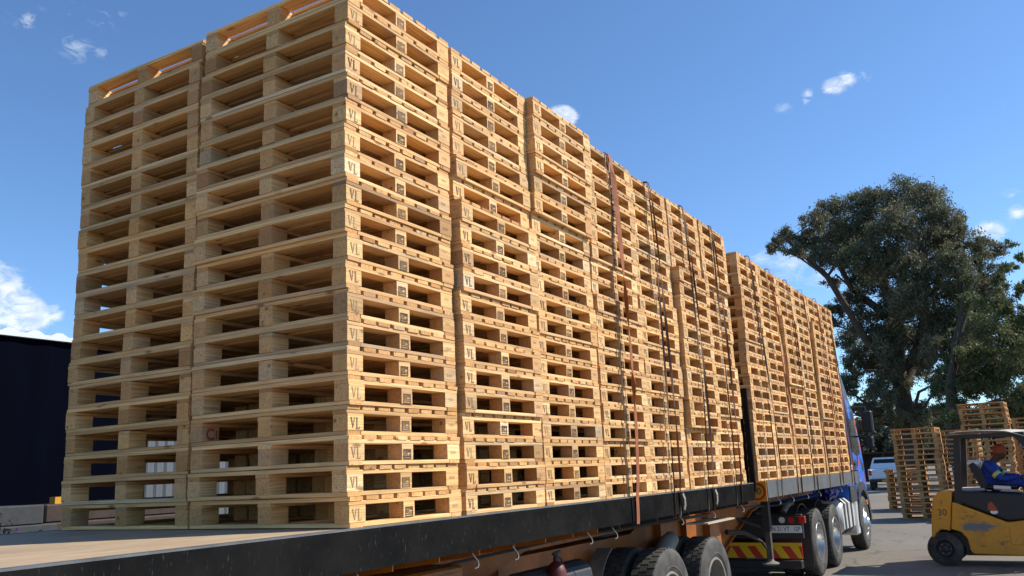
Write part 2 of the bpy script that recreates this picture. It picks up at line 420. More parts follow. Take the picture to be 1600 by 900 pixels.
def board(L, w, h, bow=0, seed=0, ch=.0022):
    """sawn board along local x with softened long edges, a slight bow and uneven ends"""
    rr = random.Random(seed); m = MB(); hw, hh = w / 2, h / 2
    pr = [(-hw + ch, -hh), (hw - ch, -hh), (hw, -hh + ch), (hw, hh - ch), (hw - ch, hh), (-hw + ch, hh), (-hw, hh - ch), (-hw, -hh + ch)]
    vs = []; xs = (-L / 2, 0, L / 2) if L > .3 else (-L / 2, L / 2)
    for i, x in enumerate(xs):
        dz = bow if (len(xs) == 3 and i == 1) else 0; dy = rr.uniform(-1, 1) * .0015
        for (y, z) in pr: vs.append((x + (rr.uniform(-1, 1) * .0012 if i != 1 or len(xs) == 2 else 0), y + dy, z + dz + rr.uniform(-1, 1) * .0005))
    fs = []
    for i in range(len(xs) - 1):
        for k in range(8): fs.append((i * 8 + k, i * 8 + (k + 1) % 8, (i + 1) * 8 + (k + 1) % 8, (i + 1) * 8 + k))
    fs += [tuple(range(7, -1, -1)), tuple((len(xs) - 1) * 8 + k for k in range(8))]
    m.add(vs, fs, 'wood'); return m


def face_print(m, polys, y, mat):      # flat print on the -y side of a block; polys in (x, z)
    for p in polys: m.add([(u, y, w) for u, w in p], [tuple(range(len(p)))], mat)


def bar(u0, u1, w0, w1): return [(u0, w0), (u1, w0), (u1, w1), (u0, w1)]


def vl_polys():
    return [[(-.039, .027), (-.029, .027), (-.0175, -.020), (-.0215, -.028)], [(-.010, .027), (-.005, .027), (-.017, -.024), (-.019, -.016)],
            bar(-.043, -.025, .026, .030), bar(-.014, -.002, .026, .030), bar(.009, .0175, -.026, .027), bar(.004, .022, .026, .030), bar(.004, .036, -.030, -.025),
            [(.031, -.025), (.036, -.025), (.037, -.012), (.034, -.016)]]


def mark_polys():
    x0, x1, z0, z1 = -.036, .032, -.040, .014; w = .0052
    P = [bar(x0, x1, z1 - w, z1), bar(x0, x1, z0, z0 + w), bar(x0, x0 + w, z0, z1), bar(x1 - w, x1, z0, z1), bar(x0, x1, -.0285, -.0236)]
    P += [bar(-.027, -.0225, -.019, .009), bar(-.0165, -.012, -.019, .009), bar(-.0225, -.0165, -.019, -.0145), bar(-.006, -.001, -.0236, .014)]
    P += [bar(.003, .027, .001, .0065), bar(.006, .011, -.006, .001), bar(.019, .024, -.006, .001), bar(.005, .012, -.0195, -.0135), bar(.017, .027, -.0195, -.0125)]
    return P


small = [text_geo(s, .021) for s in ('5.8.21', '12.5.21', 'V.8.21')]
PM = {}      # pallet piece meshes
for i in range(5):
    bw = (0, .0022, -.0020, .0032, -.0012)[i]
    PM['deck_board', i] = board(1.2, .1, TB, bw, i).build('deck_board', link=False).data
    PM['stringer_board', i] = board(1.0, .098, TB, bw * .4, i + 9).build('stringer_board', link=False).data
    PM['base_board', i] = board(1.2, .1, TB, bw * .5, i + 20).build('base_board', link=False).data
    PM['short_base_board', i] = board(.78, .098, TB, 0, i + 30).build('base_board', link=False).data
    def nails(m, x):
        for k in range(random.choice((1, 1, 2))):
            cy, cz = random.uniform(-.02, .02), random.uniform(-.025, .025)
            m.add([(x, cy + .003 * math.cos(a), cz + .003 * math.sin(a)) for a in [j * math.pi / 3 for j in range(6)]], [tuple(range(6))], 'nail')
    m = board(.125, .1, HB, 0, i + 40); nails(m, -.0645); PM['block', i] = m.build('block', link=False).data
    m = board(.1, .1, HB, 0, i + 50); nails(m, -.052); PM['mid_block', i] = m.build('block', link=False).data
    m = board(.125, .1, HB, 0, i + 60); nails(m, -.0645)
    dx, dz = random.uniform(-.007, .007), random.uniform(-.006, .006)
    an = random.uniform(-.06, .06); face_print(m, [[(u * .94 * math.cos(an) - w * math.sin(an) + dx, u * math.sin(an) + w * math.cos(an) + dz) for u, w in p] for p in vl_polys()], -.0525, 'ink'); PM['vl_block', i] = m.build('block', link=False).data
    m = board(.1, .1, HB, 0, i + 70); dx, dz = random.uniform(-.004, .006), random.uniform(-.002, .006)
    face_print(m, [[(u + dx, w + dz) for u, w in p] for p in mark_polys()], -.0525, 'brand'); PM['mark_block', i] = m.build('block', link=False).data
    m = board(.125, .1, HB, 0, i + 80); vs, fs = small[i % 3]; dx, dz = random.uniform(-.012, .012), random.uniform(-.006, .014)
    m.add([(u + dx, -.0525, w + dz) for u, w, _ in vs], fs, 'ink'); PM['date_block', i] = m.build('block', link=False).data


def pallet_pieces():
    """(mesh kind, name, x, y, z, rz) of every piece; the pallet covers x 0..1, y 0..1.2"""
    P = []
    bz = TB / 2
    P += [('base_board', 'base_board', .055, .6, bz, 1), ('base_board', 'base_board', .945, .6, bz, 1)]
    for y in (.05, .6, 1.15): P.append(('short_base_board', 'base_board', .5, y, bz, 0))
    cz = Z1 + HB / 2
    for y, ks in ((.05, ('vl_block', 'mark_block', 'date_block')), (.6, ('block', 'mid_block', 'block')), (1.15, ('block', 'mid_block', 'block'))):
        for x, k in zip((.0635, .49, .9355), ks): P.append((k, 'block', x, y, cz, 0))
    for y in (.05, .6, 1.15): P.append(('stringer_board', 'stringer_board', .5, y, Z2 + TB / 2, 0))
    for i in range(8): P.append(('deck_board', 'deck_board', .051 + i * .1283, .6, Z3 + TB / 2, 1))
    return P
PIECES = pallet_pieces()
n_pallets = 0


def make_pallet(loc, rz, label, group, tone):
    global n_pallets; n_pallets += 1
    e = empty('pallet', loc, rz); tag(e, label, 'pallet', group)
    for (k, nm, x, y, z, r) in PIECES:
        o = bpy.data.objects.new(nm, PM[k, random.randrange(5)]); COL.objects.link(o); o.parent = e
        j = random.uniform(-1, 1); jx = .0012; jy = .0022
        if k == 'deck_board': o.location = (x + j * .004, y + random.uniform(-1, 1) * .0035, z); 
        elif k == 'stringer_board': o.location = (x + random.uniform(-1, 1) * .002, y + j * .0012, z)
        elif k == 'short_base_board': o.location = (x + random.uniform(-1, 1) * .003, y + j * .0018 + (.001 if y < .1 else 0), z)
        else: o.location = (x + random.uniform(-1, 1) * .0015, y + j * .002, z)
        if 'block' in k and random.random() < .12: o.location.y += random.uniform(-.004, .003)
        flip = math.pi if (random.random() < .5 and k in ('deck_board', 'stringer_board', 'base_board', 'short_base_board')) else 0
        o.rotation_euler.z = (math.pi / 2 if r else 0) + flip + random.uniform(-1, 1) * (.002 if 'board' in k else .006)
        v = random.gauss(1, .10); o.color = (tone[0] * v, tone[1] * v, tone[2] * v, 1)
    return e


stuff_at = []        # pallets beyond the first three hundred: positions only, joined below
def tone():
    v = random.gauss(1.0, .045); w = random.gauss(0, .028)
    if random.random() < .07: return (1.10, 1.14, 1.22)
    return (v + w * .5, v, v - w * 1.6)


ORD = ['bottom', 'second', 'third', 'fourth', 'fifth', 'sixth', 'seventh', 'eighth', 'ninth', 'tenth', 'eleventh', 'twelfth', 'thirteenth', 'fourteenth',
       'fifteenth', 'sixteenth', 'seventeenth', 'eighteenth', 'nineteenth', 'topmost']
def lev(n, top=20):
    if n == 0: return 'at the bottom'
    if n == top - 1: return 'at the top'
    if n > top * .55: return ORD[top - 1 - n] + ' from the top'
    return ORD[n] + ' from the bottom'


def stack(x0, y0, z0, rz, n, offs, text, group, stuff=False, jit=.004, dh=0, age=(1, 1, 1)):
    """a stack of n pallets; offs: list of (first level, dx, dy) steps where a new lift was set down"""
    base = Matrix.Translation((x0, y0, z0)) @ Matrix.Rotation(rz, 4, 'Z')
    dx = dy = 0; lean = random.uniform(-.0006, .0006)
    for i in range(n):
        for (lv, ox, oy) in offs:
            if lv == i: dx, dy = ox, oy
        big = 2.2 if random.random() < .15 else 1
        p = base @ Vector((dx + random.gauss(0, jit) * big + lean * i, dy + random.gauss(0, jit) * big, i * (H + dh)))
        a = rz + random.gauss(0, .0022)
        if stuff: stuff_at.append((p, a))
        else: make_pallet(p, a, 'pine pallet ' + lev(i, n) + text, group, tuple(a_ * b_ for a_, b_ in zip(tone(), age)))


SP = 1.0203
ZD = D + .004
lifts = {0: [(0, .0, 0), (1, -.006, .004), (10, -.022, .002), (14, -.012, .004), (18, .004, 0)],
         1: [(0, .015, -.012), (4, .012, -.030), (9, .010, -.045), (13, .005, -.006)],
         2: [(0, .004, -.012), (7, .005, -.022), (10, .003, -.006), (14, -.004, -.055), (16, -.010, -.075)],
         3: [(0, .012, -.006), (3, .01, -.022), (11, -.004, -.004), (13, -.004, -.030), (18, -.01, -.012)],
         4: [(0, 0, 0), (6, 0, -.018), (12, .005, .01)],
         5: [(0, .01, -.01), (4, .008, -.06), (14, .004, -.075), (15, .0, .0)],
         6: [(0, .0, 0), (5, .01, -.02), (9, .005, .006), (15, 0, -.015)]}
G1 = 'pine pallets stacked on the rear trailer'; G2 = 'pine pallets stacked on the front trailer'; G3 = 'pine pallets stacked in the yard'
names = ['first', 'second', 'third', 'fourth', 'fifth', 'sixth', 'seventh']
for k in range(7):
    tx = ' of the sunlit stack at the near rear corner' if k == 0 else (' of the %s sunlit stack from the rear corner' % names[k] if k < 6 else ' of the last sunlit stack before the gap between trailers')
    stack(k * SP, 0, ZD, 0, 20, lifts[k], tx, G1, dh=.0012 if k == 0 else .0002 * (k % 3))
stack(0, 1.2253, ZD, 0, 20, [(0, 0, .002), (4, .0, .008), (8, 0, .014), (12, -.006, .020), (16, -.012, .03)], ' of the shaded far-left rear stack', G1)
FX, FY, FA = 7.998, .0791, -.0181
FM = Matrix.Translation((FX, FY, 0)) @ Matrix.Rotation(FA, 4, 'Z')
fl = [[(0, 0, 0), (5, .0, -.012), (11, -.01, -.02), (17, 0, .0)], [(0, .01, 0), (3, .01, .005), (13, .0, .02), (16, 0, 0)], [(0, 0, -.01), (9, 0, -.045), (16, 0, 0)],
      [(0, .0, .0), (8, .01, .01)], [(0, 0, -.02), (6, 0, -.055), (17, 0, 0)], [(0, 0, 0), (7, 0, -.01)]]
for k in range(6):
    p = FM @ Vector((k * 1.0015 - .03, 0, 0))
    tx = (' of the first sunlit stack past the gap between trailers', ' of the second sunlit stack past the gap', ' of the third sunlit stack past the gap',
          ' of the fourth sunlit stack past the gap', ' of the fifth sunlit stack past the gap', '')[k]
    stack(p.x, p.y, ZD, FA, 20, fl[k], tx, G2, stuff=(k == 5), jit=.003)
# the far half of the load, behind the sunlit stacks
for k in range(1, 7): stack(k * SP, 1.2253, ZD, 0, 20, [(8, 0, .01)], '', '', stuff=True)
for k in range(6):
    p = FM @ Vector((k * 1.0015 - .03, 1.225, 0)); stack(p.x, p.y, ZD, FA, 20, [], '', '', stuff=True)
# red spray mark inside the fourth pallet of the corner stack
for e_ in [q for q in S.objects if q.get('label', '').startswith('pine pallet fourth from the bottom of the sunlit stack at the near rear corner')]:
    mk = MB(); a_ = [R(q) for q in range(40, 321, 20)]
    ring = [(.062 + .034 * math.cos(q), Z1 + .044 + .034 * math.sin(q)) for q in a_] + [(.062 + .022 * math.cos(q), Z1 + .044 + .024 * math.sin(q)) for q in a_[::-1]]
    mk.add([(u, 1.0965, w) for u, w in ring], [(i, i + 1, len(ring) - 2 - i, len(ring) - 1 - i) for i in range(len(a_) - 1)], 'spray')
    mk.add([(u, 1.0965, w) for u, w in ((.098, Z1 + .02), (.108, Z1 + .02), (.106, Z1 + .07), (.097, Z1 + .068))], [(0, 1, 2, 3)], 'spray')
    mk.build('red_spray_mark', e_)
# yard stacks: front left corner, heading, levels
ya = math.atan2(-.90, .42) + math.pi / 2 + math.pi      # long side across the view
def yard(x, y, n, text, stuff=False, a=-.44, jit=.012):
    q = Matrix.Translation((x, y, 0)) @ Matrix.Rotation(a, 4, 'Z') @ Vector((0, -1.2, 0))
    st = random.getstate(); stack(q.x, q.y, 0.003, a, n, [(7, random.uniform(-.03, .03), random.uniform(-.03, .03)), (12, random.uniform(-.04, .04), random.uniform(-.04, .04))], text, G3, stuff, jit, age=(.86, .79, .72))
YA = -.06
YARD = [(24.7, .50, 17, ' of the yard stack between pickup and forklift', False), (25.0, -1.33, 21, ' of the tall yard stack behind the forklift driver', False),
        (29.7, 1.5, 9, '', True), (29.6, -.35, 17, '', True), (30.6, -2.6, 19, '', True), (24.9, -3.15, 22, '', True), (33, -2.0, 15, '', True), (29, -5.0, 20, '', True), (35.5, -.6, 12, '', True)]
for (x, y, n, tx, st) in YARD: yard(x, y, n, tx, st, a=YA)

# joined rest of the pallets
tmpl_v = []; tmpl_f = []; tmpl_m = []; o = 0; mats = [M['wood'], M['ink'], M['brand'], M['nail']]
for (k, nm, x, y, z, r) in PIECES:
    me = PM[k, 0]; n = len(me.vertices); co = np.empty(n * 3); me.vertices.foreach_get('co', co); co = co.reshape(-1, 3)
    if r: co = np.stack([-co[:, 1], co[:, 0], co[:, 2]], 1)
    tmpl_v.append(co + np.array([x, y, z]))
    for p in me.polygons:
        tmpl_f.append([o + a for a in p.vertices]); tmpl_m.append(mats.index(me.materials[p.material_index]))
    o += n
tv = np.concatenate(tmpl_v); allv = []; loops = []; starts = []; mi = []; ls = 0
tl = np.concatenate([np.array(f) for f in tmpl_f]); tc = np.array([len(f) for f in tmpl_f]); tst = np.concatenate([[0], np.cumsum(tc)[:-1]])
for i, (p, a) in enumerate(stuff_at):
    c, s_ = math.cos(a), math.sin(a)
    allv.append(np.stack([tv[:, 0] * c - tv[:, 1] * s_ + p.x, tv[:, 0] * s_ + tv[:, 1] * c + p.y, tv[:, 2] + p.z], 1))
    loops.append(tl + i * len(tv)); starts.append(tst + i * len(tl)); mi.append(np.array(tmpl_m))
V = np.concatenate(allv); L = np.concatenate(loops); ST = np.concatenate(starts); MI = np.concatenate(mi)
me = bpy.data.meshes.new('pallet_stacks'); me.vertices.add(len(V)); me.vertices.foreach_set('co', V.ravel()); me.loops.add(len(L)); me.loops.foreach_set('vertex_index', L.astype(np.int32))
me.polygons.add(len(ST)); me.polygons.foreach_set('loop_start', ST.astype(np.int32)); me.polygons.foreach_set('material_index', MI.astype(np.int32))
for mm in mats: me.materials.append(mm)
me.update(calc_edges=True); me.validate()
o = bpy.data.objects.new('pallet_stacks', me); COL.objects.link(o); o.color = (1, 1, 1, 1)
tag(o, 'remaining pine pallets in the far stacks of the load and of the yard', 'pallets', None, 'stuff')


# ------------------------------------------------------------------ wheels
def tyre_mesh(r=.52, w=.28, style=0, rim=.29):
    m = MB(); h = w / 2
    prof = [(rim, -h * .80), (rim + .03, -h * .93), (r - .13, -h), (r - .06, -h * .97), (r - .022, -h * .88), (r - .012, -h * .80), (r - .012, h * .80), (r - .022, h * .88), (r - .06, h * .97), (r - .13, h), (rim + .03, h * .93), (rim, h * .80)]
    m.lathe(prof, 'tyre', 64)
    for sg in (-1, 1):        # raised sidewall rings
        m.lathe([(rim + .045, sg * (h * .955)), (rim + .05, sg * (h * .985)), (rim + .06, sg * (h * .985)), (rim + .065, sg * h * .97)], 'tyre', 64)
    rows = ((-.76, -.46), (-.40, -.06), (.06, .40), (.46, .76)) if style == 0 else ((-.78, -.30), (-.24, .24), (.30, .78))
    nb = 46 if style == 0 else 40
    for ri, (a, b_) in enumerate(rows):
        for k in range(nb):
            w0 = 2 * math.pi * (k + .12 + (.5 if ri % 2 else 0)) / nb; w1 = w0 + 2 * math.pi * .76 / nb
            vs = []
            for rad in (r - .02, r):
                for (ww, yy) in ((w0, a * h), (w1, a * h), (w1 + .015, b_ * h), (w0 + .015, b_ * h)): vs.append((rad * math.cos(ww), yy, rad * math.sin(ww)))
            m.add(vs, [(4, 5, 6, 7), (0, 1, 5, 4), (1, 2, 6, 5), (2, 3, 7, 6), (3, 0, 4, 7)], 'tyre')
    return m


def rim_mesh(dish, mat, rim=.29, hub=.11, near=-1, wid=.26):
    """near: side of the wheel that faces out (-y)"""
    m = MB(); h = wid / 2; s = near
    face = s * (h - dish)
    m.lathe([(rim + .012, s * h * .95), (rim + .008, s * h), (rim - .012, s * h), (rim - .02, s * (h - .03)), (rim - .035, face + s * .02), (rim - .06, face), (hub + .075, face + s * (.012 if dish > .08 else .05)), (hub + .02, face + s * (.012 if dish > .08 else .05)), (hub, face + s * .02)], mat, 40)
    m.lathe([(hub, face), (hub, face + s * .06), (hub * .7, face + s * .09), (.001, face + s * .095)], 'black' if mat != 'chrome' else 'chrome', 24)
    m.lathe([(rim + .01, -s * h * .95), (rim - .02, -s * h * .9), (rim - .03, face)], mat, 40)
    for k in range(10):
        w = 2 * math.pi * k / 10; c = Vector(((hub + .05) * math.cos(w), face + s * .01, (hub + .05) * math.sin(w)))
        m.tube([c, c + Vector((0, s * .045, 0))], .013, mat, 6)
    return m
TY0 = tyre_mesh(style=0).build('tyre', link=False, smooth=True).data
TY1 = tyre_mesh(style=1).build('tyre', link=False, smooth=True).data


def axle_wheels(parent, x, y_out, y_out2, z=.52, dual=True, rim='plate', ty=TY0, mirror=True):
    for side in (0, 1):
        s = 1 if side == 0 else -1; yo = y_out if side == 0 else y_out2
        w = rim_mesh(.15 if dual else .02, rim, near=-1).build('wheel', parent, (x, yo + s * .14, z), smooth=True)
        w.rotation_euler.z = 0 if side == 0 else math.pi
        for q in range(2 if dual else 1):
            t_ = bpy.data.objects.new('tyre', ty); COL.objects.link(t_); t_.parent = w; t_.location = (0, q * .32, 0); t_.rotation_euler.y = random.uniform(0, 1)
        if dual:
            hb = MB().lathe([(.001, .05), (.12, .05), (.12, .35), (.001, .35)], 'black', 20).build('hub', w)


# ------------------------------------------------------------------ rear trailer
RT = empty('flatbed_trailer', (-4.6, 0, 0)); tag(RT, 'rear flatbed trailer with black side rail and pale plywood deck under the larger load', 'trailer')
def off(o, e): o.location = -Vector(e.location); return o
m = MB()
x = -4.6
while x < 7.2:
    x1 = min(x + 2.44, 7.22)
    off(MB().box(x + .002, x1 - .002, -.018, 2.518, D - .03, D, 'deck').build('deck_panel', RT), RT); x = x1
for y0, y1 in ((-.05, -.02), (2.52, 2.55)):
    off(MB().box(-4.6, 7.24, y0, y1, D - .205, D - .006, 'rail').build('side_rail', RT), RT)
    ya_, yb_ = (-.047, .006) if y0 < 0 else (2.494, 2.547)
    off(MB().box(-4.6, 7.24, ya_, yb_, D - .0055, D + .003, 'lip').build('edge_strip', RT), RT)
off(MB().box(7.225, 7.26, -.045, 2.545, D - .2, D + .001, 'rail').build('front_rail', RT), RT)
off(MB().box(-4.62, -4.6, -.045, 2.545, D - .25, D + .001, 'rail').build('tail_rail', RT), RT)
# headboard
for y in (-.03, .6, 1.25, 1.9, 2.53): off(MB().box(7.265, 7.31, y - .03, y + .03, D - .1, D + 1.15, 'rail').build('headboard_post', RT), RT)
off(MB().box(7.312, 7.32, .02, 2.48, D + .003, D + 1.1, 'rail').build('headboard_sheet', RT), RT)
# frame
for y in (.75, 1.75):
    off(MB().prism([(-4.5, D - .24), (7.1, D - .24), (7.1, D - .38), (3.0, D - .40), (1.6, D - .72), (-4.5, D - .72)], y - .012, y + .012, 'orange').box(-4.5, 1.6, y - .06, y + .06, D - .735, D - .72, 'orange').box(-4.5, 7.1, y - .06, y + .06, D - .24, D - .228, 'orange').build('main_beam', RT), RT)
for i in range(28):
    x = -4.3 + i * .42
    off(MB().prism([(-.018, D - .20), (.74, D - .20), (.74, D - .34), (-.018, D - .24)], x - .005, x + .005, 'black' if x > 3 else 'orange', 'x').build('outrigger', RT), RT)
    off(MB().prism([(1.76, D - .20), (2.515, D - .20), (2.515, D - .24), (1.76, D - .34)], x - .005, x + .005, 'black', 'x').build('outrigger', RT), RT)
for i in range(14):
    x = -4.1 + i * .84; off(MB().box(x - .03, x + .03, .765, 1.735, D - .36, D - .25, 'orange').build('cross_member', RT), RT)
for i in range(9):
    x = -1.2 + i * .35
    if x < 1.6: off(MB().box(x - .006, x + .006, .66, .737, D - .715, D - .245, 'orange').build('web_stiffener', RT), RT)
off(MB().rbox(.55, 1.45, .30, .62, D - .75, D - .33, .015, 'orange').box(.60, 1.40, .293, .3, D - .72, D - .37, 'orange').box(.97, 1.0, .285, .293, D - .70, D - .39, 'black').build('tool_box', RT), RT)
off(MB().tube([(2.2, .35, D - .60), (3.2, .35, D - .60)], .13, 'black', 16).build('air_tank', RT), RT)
off(MB().tube([(-4, .4, D - .3), (0, .42, D - .36), (3, .4, D - .30), (7, .45, D - .34)], .012, 'black', 6).tube([(-4, .5, D - .33), (2, .55, D - .31), (7, .5, D - .36)], .012, 'black', 6).build('air_hose', RT), RT)
hook = None
def rope_hook(x, y0, parent, e, mx=None):
    pts = [(x, y0 + .02, D - .19), (x, y0 + .012, D - .225), (x + .012, y0 + .003, D - .245), (x + .02, y0 - .01, D - .265), (x + .014, y0 - .02, D - .285), (x, y0 - .022, D - .30), (x - .02, y0 - .012, D - .305)]
    if mx: pts = [mx @ Vector(p) for p in pts]
    off(MB().tube(pts, .0055, 'hook', 6).build('rope_hook', parent), e)
for x in (-3.4, -2.2, -1.0, .02, 1.06, 1.53, 2.63, 3.09, 4.63, 5.6, 6.66): rope_hook(x, -.045, RT, RT)
for xx in (-2.5, -3.85): axle_wheels(RT, 0, .02, 2.48)      # own axles near the tail
ws = [c for c in RT.children if c.name.startswith('wheel')]
for i, w in enumerate(ws): w.location = Vector((-2.4 if i < 2 else -3.75, w.location.y, .52)) - Vector(RT.location)
for xx in (-2.4, -3.75): off(MB().tube([(xx, .3, .52), (xx, 2.2, .52)], .07, 'black', 12).build('axle', RT), RT)

# fire extinguisher hanging under the deck
fe = MB().lathe([(.001, -.24), (.062, -.24), (.075, -.22), (.075, .16), (.055, .21), (.022, .235), (.022, .26), (.001, .26)], 'exting', 24, 'z').lathe([(.0765, -.12), (.0765, .03)], 'white', 24, 'z')
fe.tube([(0, 0, .26), (0, 0, .29)], .02, 'black', 8).tube([(-.05, 0, .29), (.06, 0, .30)], .010, 'black', 6).tube([(.02, 0, .27), (.09, 0, .24), (.10, 0, .08)], .009, 'black', 6)
tag(fe.build('fire_extinguisher', loc=(2.58, .22, D - .66), smooth=True), 'dark red fire extinguisher hanging in shade under the rear trailer deck', 'fire extinguisher')

# ------------------------------------------------------------------ front trailer
FT = empty('link_trailer', (FX, FY, 0), FA); tag(FT, 'front flatbed trailer with orange gooseneck chassis running back under the rear deck', 'trailer')
for i in range(3): MB().box(-.13 + i * 2.056, -.13 + (i + 1) * 2.056 - .004, -.098, 2.58, D - .03, D, 'deck').build('deck_panel', FT)
for y0, y1 in ((-.13, -.10), (2.58, 2.61)):
    MB().box(-.13, 6.04, y0, y1, D - .205, D - .006, 'rail2').build('side_rail', FT)
    ya_, yb_ = (-.127, -.034) if y0 < 0 else (2.556, 2.607)
    MB().box(-.13, 6.04, ya_, yb_, D - .0055, D + .003, 'lip').build('edge_strip', FT)
MB().box(-.16, -.132, -.125, 2.605, D - .2, D + .001, 'rail').build('tail_rail', FT)
MB().box(6.042, 6.07, -.125, 2.605, D - .2, D + .02, 'rail').build('headboard', FT)
for y in (.72, 1.78):
    prof = [(-5.2, D - .46), (-2.6, D - .46), (-2.0, D - .26), (5.9, D - .26), (5.9, D - .38), (2.2, D - .40), (1.7, D - .46), (.35, D - .88), (-1.4, D - .90), (-2.4, D - .78), (-5.2, D - .74)]
    MB().prism(prof, y - .012, y + .012, 'orange').build('chassis_beam', FT)
    fl_ = MB()
    for (a, b_) in zip(prof[5:], prof[6:]):
        fl_.add([(a[0], y - .07, a[1]), (b_[0], y - .07, b_[1]), (b_[0], y + .07, b_[1]), (a[0], y + .07, a[1]), (a[0], y - .07, a[1] - .014), (b_[0], y - .07, b_[1] - .014), (b_[0], y + .07, b_[1] - .014), (a[0], y + .07, a[1] - .014)],
                [(0, 1, 2, 3), (7, 6, 5, 4), (0, 4, 5, 1), (1, 5, 6, 2), (2, 6, 7, 3), (3, 7, 4, 0)], 'orange')
    fl_.build('bottom_flange', FT)
    MB().box(-5.2, -2.65, y - .07, y + .07, D - .458, D - .446, 'orange').build('top_flange', FT)
for x in (-4.4, -3.4, -2.2, -1.2, -.2): MB().box(x - .04, x + .04, .735, 1.765, D - .70, D - .50, 'orange').build('cross_member', FT)
for x in (-1.9, -1.1, -.3): MB().box(x - .006, x + .006, .63, .705, D - .85, D - .27, 'orange').build('web_stiffener', FT)
# sunlit bracket, fifth wheel plate and guards above the tandem
MB().prism([(-1.88, D - .40), (-1.56, D - .40), (-1.52, D - .66), (-1.90, D - .66)], .06, .075, 'orange').build('guard_bracket', FT)
MB().tube([(-1.70, .055, D - .58), (-1.70, .064, D - .58)], .03, 'black', 12).build('bracket_hole', FT)
MB().box(-2.35, -1.45, -.09, .16, D - .375, D - .36, 'lightboard').build('catwalk_plate', FT)
MB().lathe([(.5, -.02), (.5, .03), (.12, .03), (.12, -.02)], 'black', 32, 'z', (-2.9, 1.24, D - .42)).build('fifth_wheel', FT)
MB().tube([(-2.75, .30, .90), (-2.6, .30, 1.00), (-2.42, .30, 1.06)], [.09, .10, .08], 'plate', 14).build('air_bag', FT, smooth=True)
for cx in (-3.22,):
    g_ = MB(); pr = [(cx + .60 * math.cos(a), .52 + .60 * math.sin(a)) for a in [R(q) for q in range(116, 166, 10)]]
    pr += [(cx + .585 * math.cos(a), .52 + .585 * math.sin(a)) for a in [R(q) for q in range(156, 115, -10)]]
    g_.prism(pr, .50, .66, 'plate').build('mudguard', FT)
for xx in (-1.92, -3.22): 
    n0 = len([c for c in FT.children if c.name.startswith('wheel')])
    axle_wheels(FT, xx, .0, 2.50, ty=TY0 if xx > -2.5 else TY1)
    MB().tube([(xx, .3, .52), (xx, 2.2, .52)], .07, 'black', 12).build('axle', FT)
MB().prism([(-3.4, D - .76), (-1.75, D - .76), (-1.85, D - .98), (-2.25, D - 1.0), (-2.58, D - .86), (-2.85, D - 1.0), (-3.25, D - .98)], .66, .76, 'black').build('suspension', FT)
# landing legs
for y in (.34, 2.16):
    l = MB().box(1.28, 1.39, y - .05, y + .05, D - .72, D - .26, 'black').box(1.295, 1.375, y - .038, y + .038, D - 1.10, D - .72, 'darksteel')
    l.build('landing_leg', FT)
    f_ = MB().lathe([(.001, -.05), (.11, -.05), (.12, -.03), (.05, .0), (.03, .04), (.001, .04)], 'plate', 16, 'z', (1.335, y, D - 1.13)); f_.build('leg_foot', FT)
    MB().tube([(1.335, y + .05 * (1 if y < 1 else -1), D - .68), (1.0, .9 if y < 1 else 1.6, D - .45)], .02, 'black', 8).build('leg_brace', FT)
MB().tube([(1.335, .39, D - .55), (1.335, 2.11, D - .55)], .02, 'black', 8).build('leg_cross_shaft', FT)
MB().tube([(.35, .62, D - .66), (.75, .5, D - .70), (1.05, .36, D - .84), (1.12, .33, D - .93)], [.035, .03, .02, .016], 'rust', 8).build('crank_handle', FT)
for x in (.35, 1.05, 1.9, 2.7, 3.5, 4.3, 5.1, 5.8): pass
class _Z: location = (0, 0, 0)
for x in (.35, 1.05, 1.9, 2.7, 3.5, 4.3, 5.1, 5.8): rope_hook(x, -.125, FT, _Z)
MB().tube([(-.1, .3, D - .32), (2, .34, D - .40), (5.5, .3, D - .34)], .012, 'black', 6).build('air_hose', FT)
# round 80 sign at the tail corner
sg = MB().rbox(-.178, -.163, -.128, .122, D - .245, D + .0, .004, 'signyel').build('speed_sign', FT)
def disc(r0, r1, x, cy, cz, mt, n=36):
    m_ = MB(); vs = []; fs = []
    for k in range(n):
        a = 2 * math.pi * k / n; vs += [(x, cy + r0 * math.cos(a), cz + r0 * math.sin(a)), (x, cy + r1 * math.cos(a), cz + r1 * math.sin(a))]
    for k in range(n): fs.append((2 * k, 2 * k + 1, (2 * k + 3) % (2 * n), (2 * k + 2) % (2 * n)))
    return m_.add(vs, fs, mt)
disc(.082, .112, -.1795, -.005, D - .122, 'signred').build('red_ring', sg)
vs, fs = text_geo('80', .115)
MB().add([(-.1797, .0 - u, D - .122 + w) for u, w, _ in vs], fs, 'textblack').build('number_print', sg)

# ------------------------------------------------------------------ truck tractor
TT = empty('truck_tractor', (14.5, .1, 0)); tag(TT, 'blue truck tractor with red and white graphics pulling both trailers', 'truck')
def T_(b, name='part', **k): return off(b.build(name, TT, **k), TT)
for y in (.85, 1.65): T_(MB().box(10.35, 16.4, y - .035, y + .035, .80, 1.05, 'black'), 'chassis_rail')
T_(MB().rbox(10.30, 10.36, .12, 2.36, .66, 1.02, .01, 'black'), 'rear_cross_member')
T_(MB().rbox(10.34, 10.48, .2, 2.28, .22, .34, .01, 'black'), 'underrun_bar')
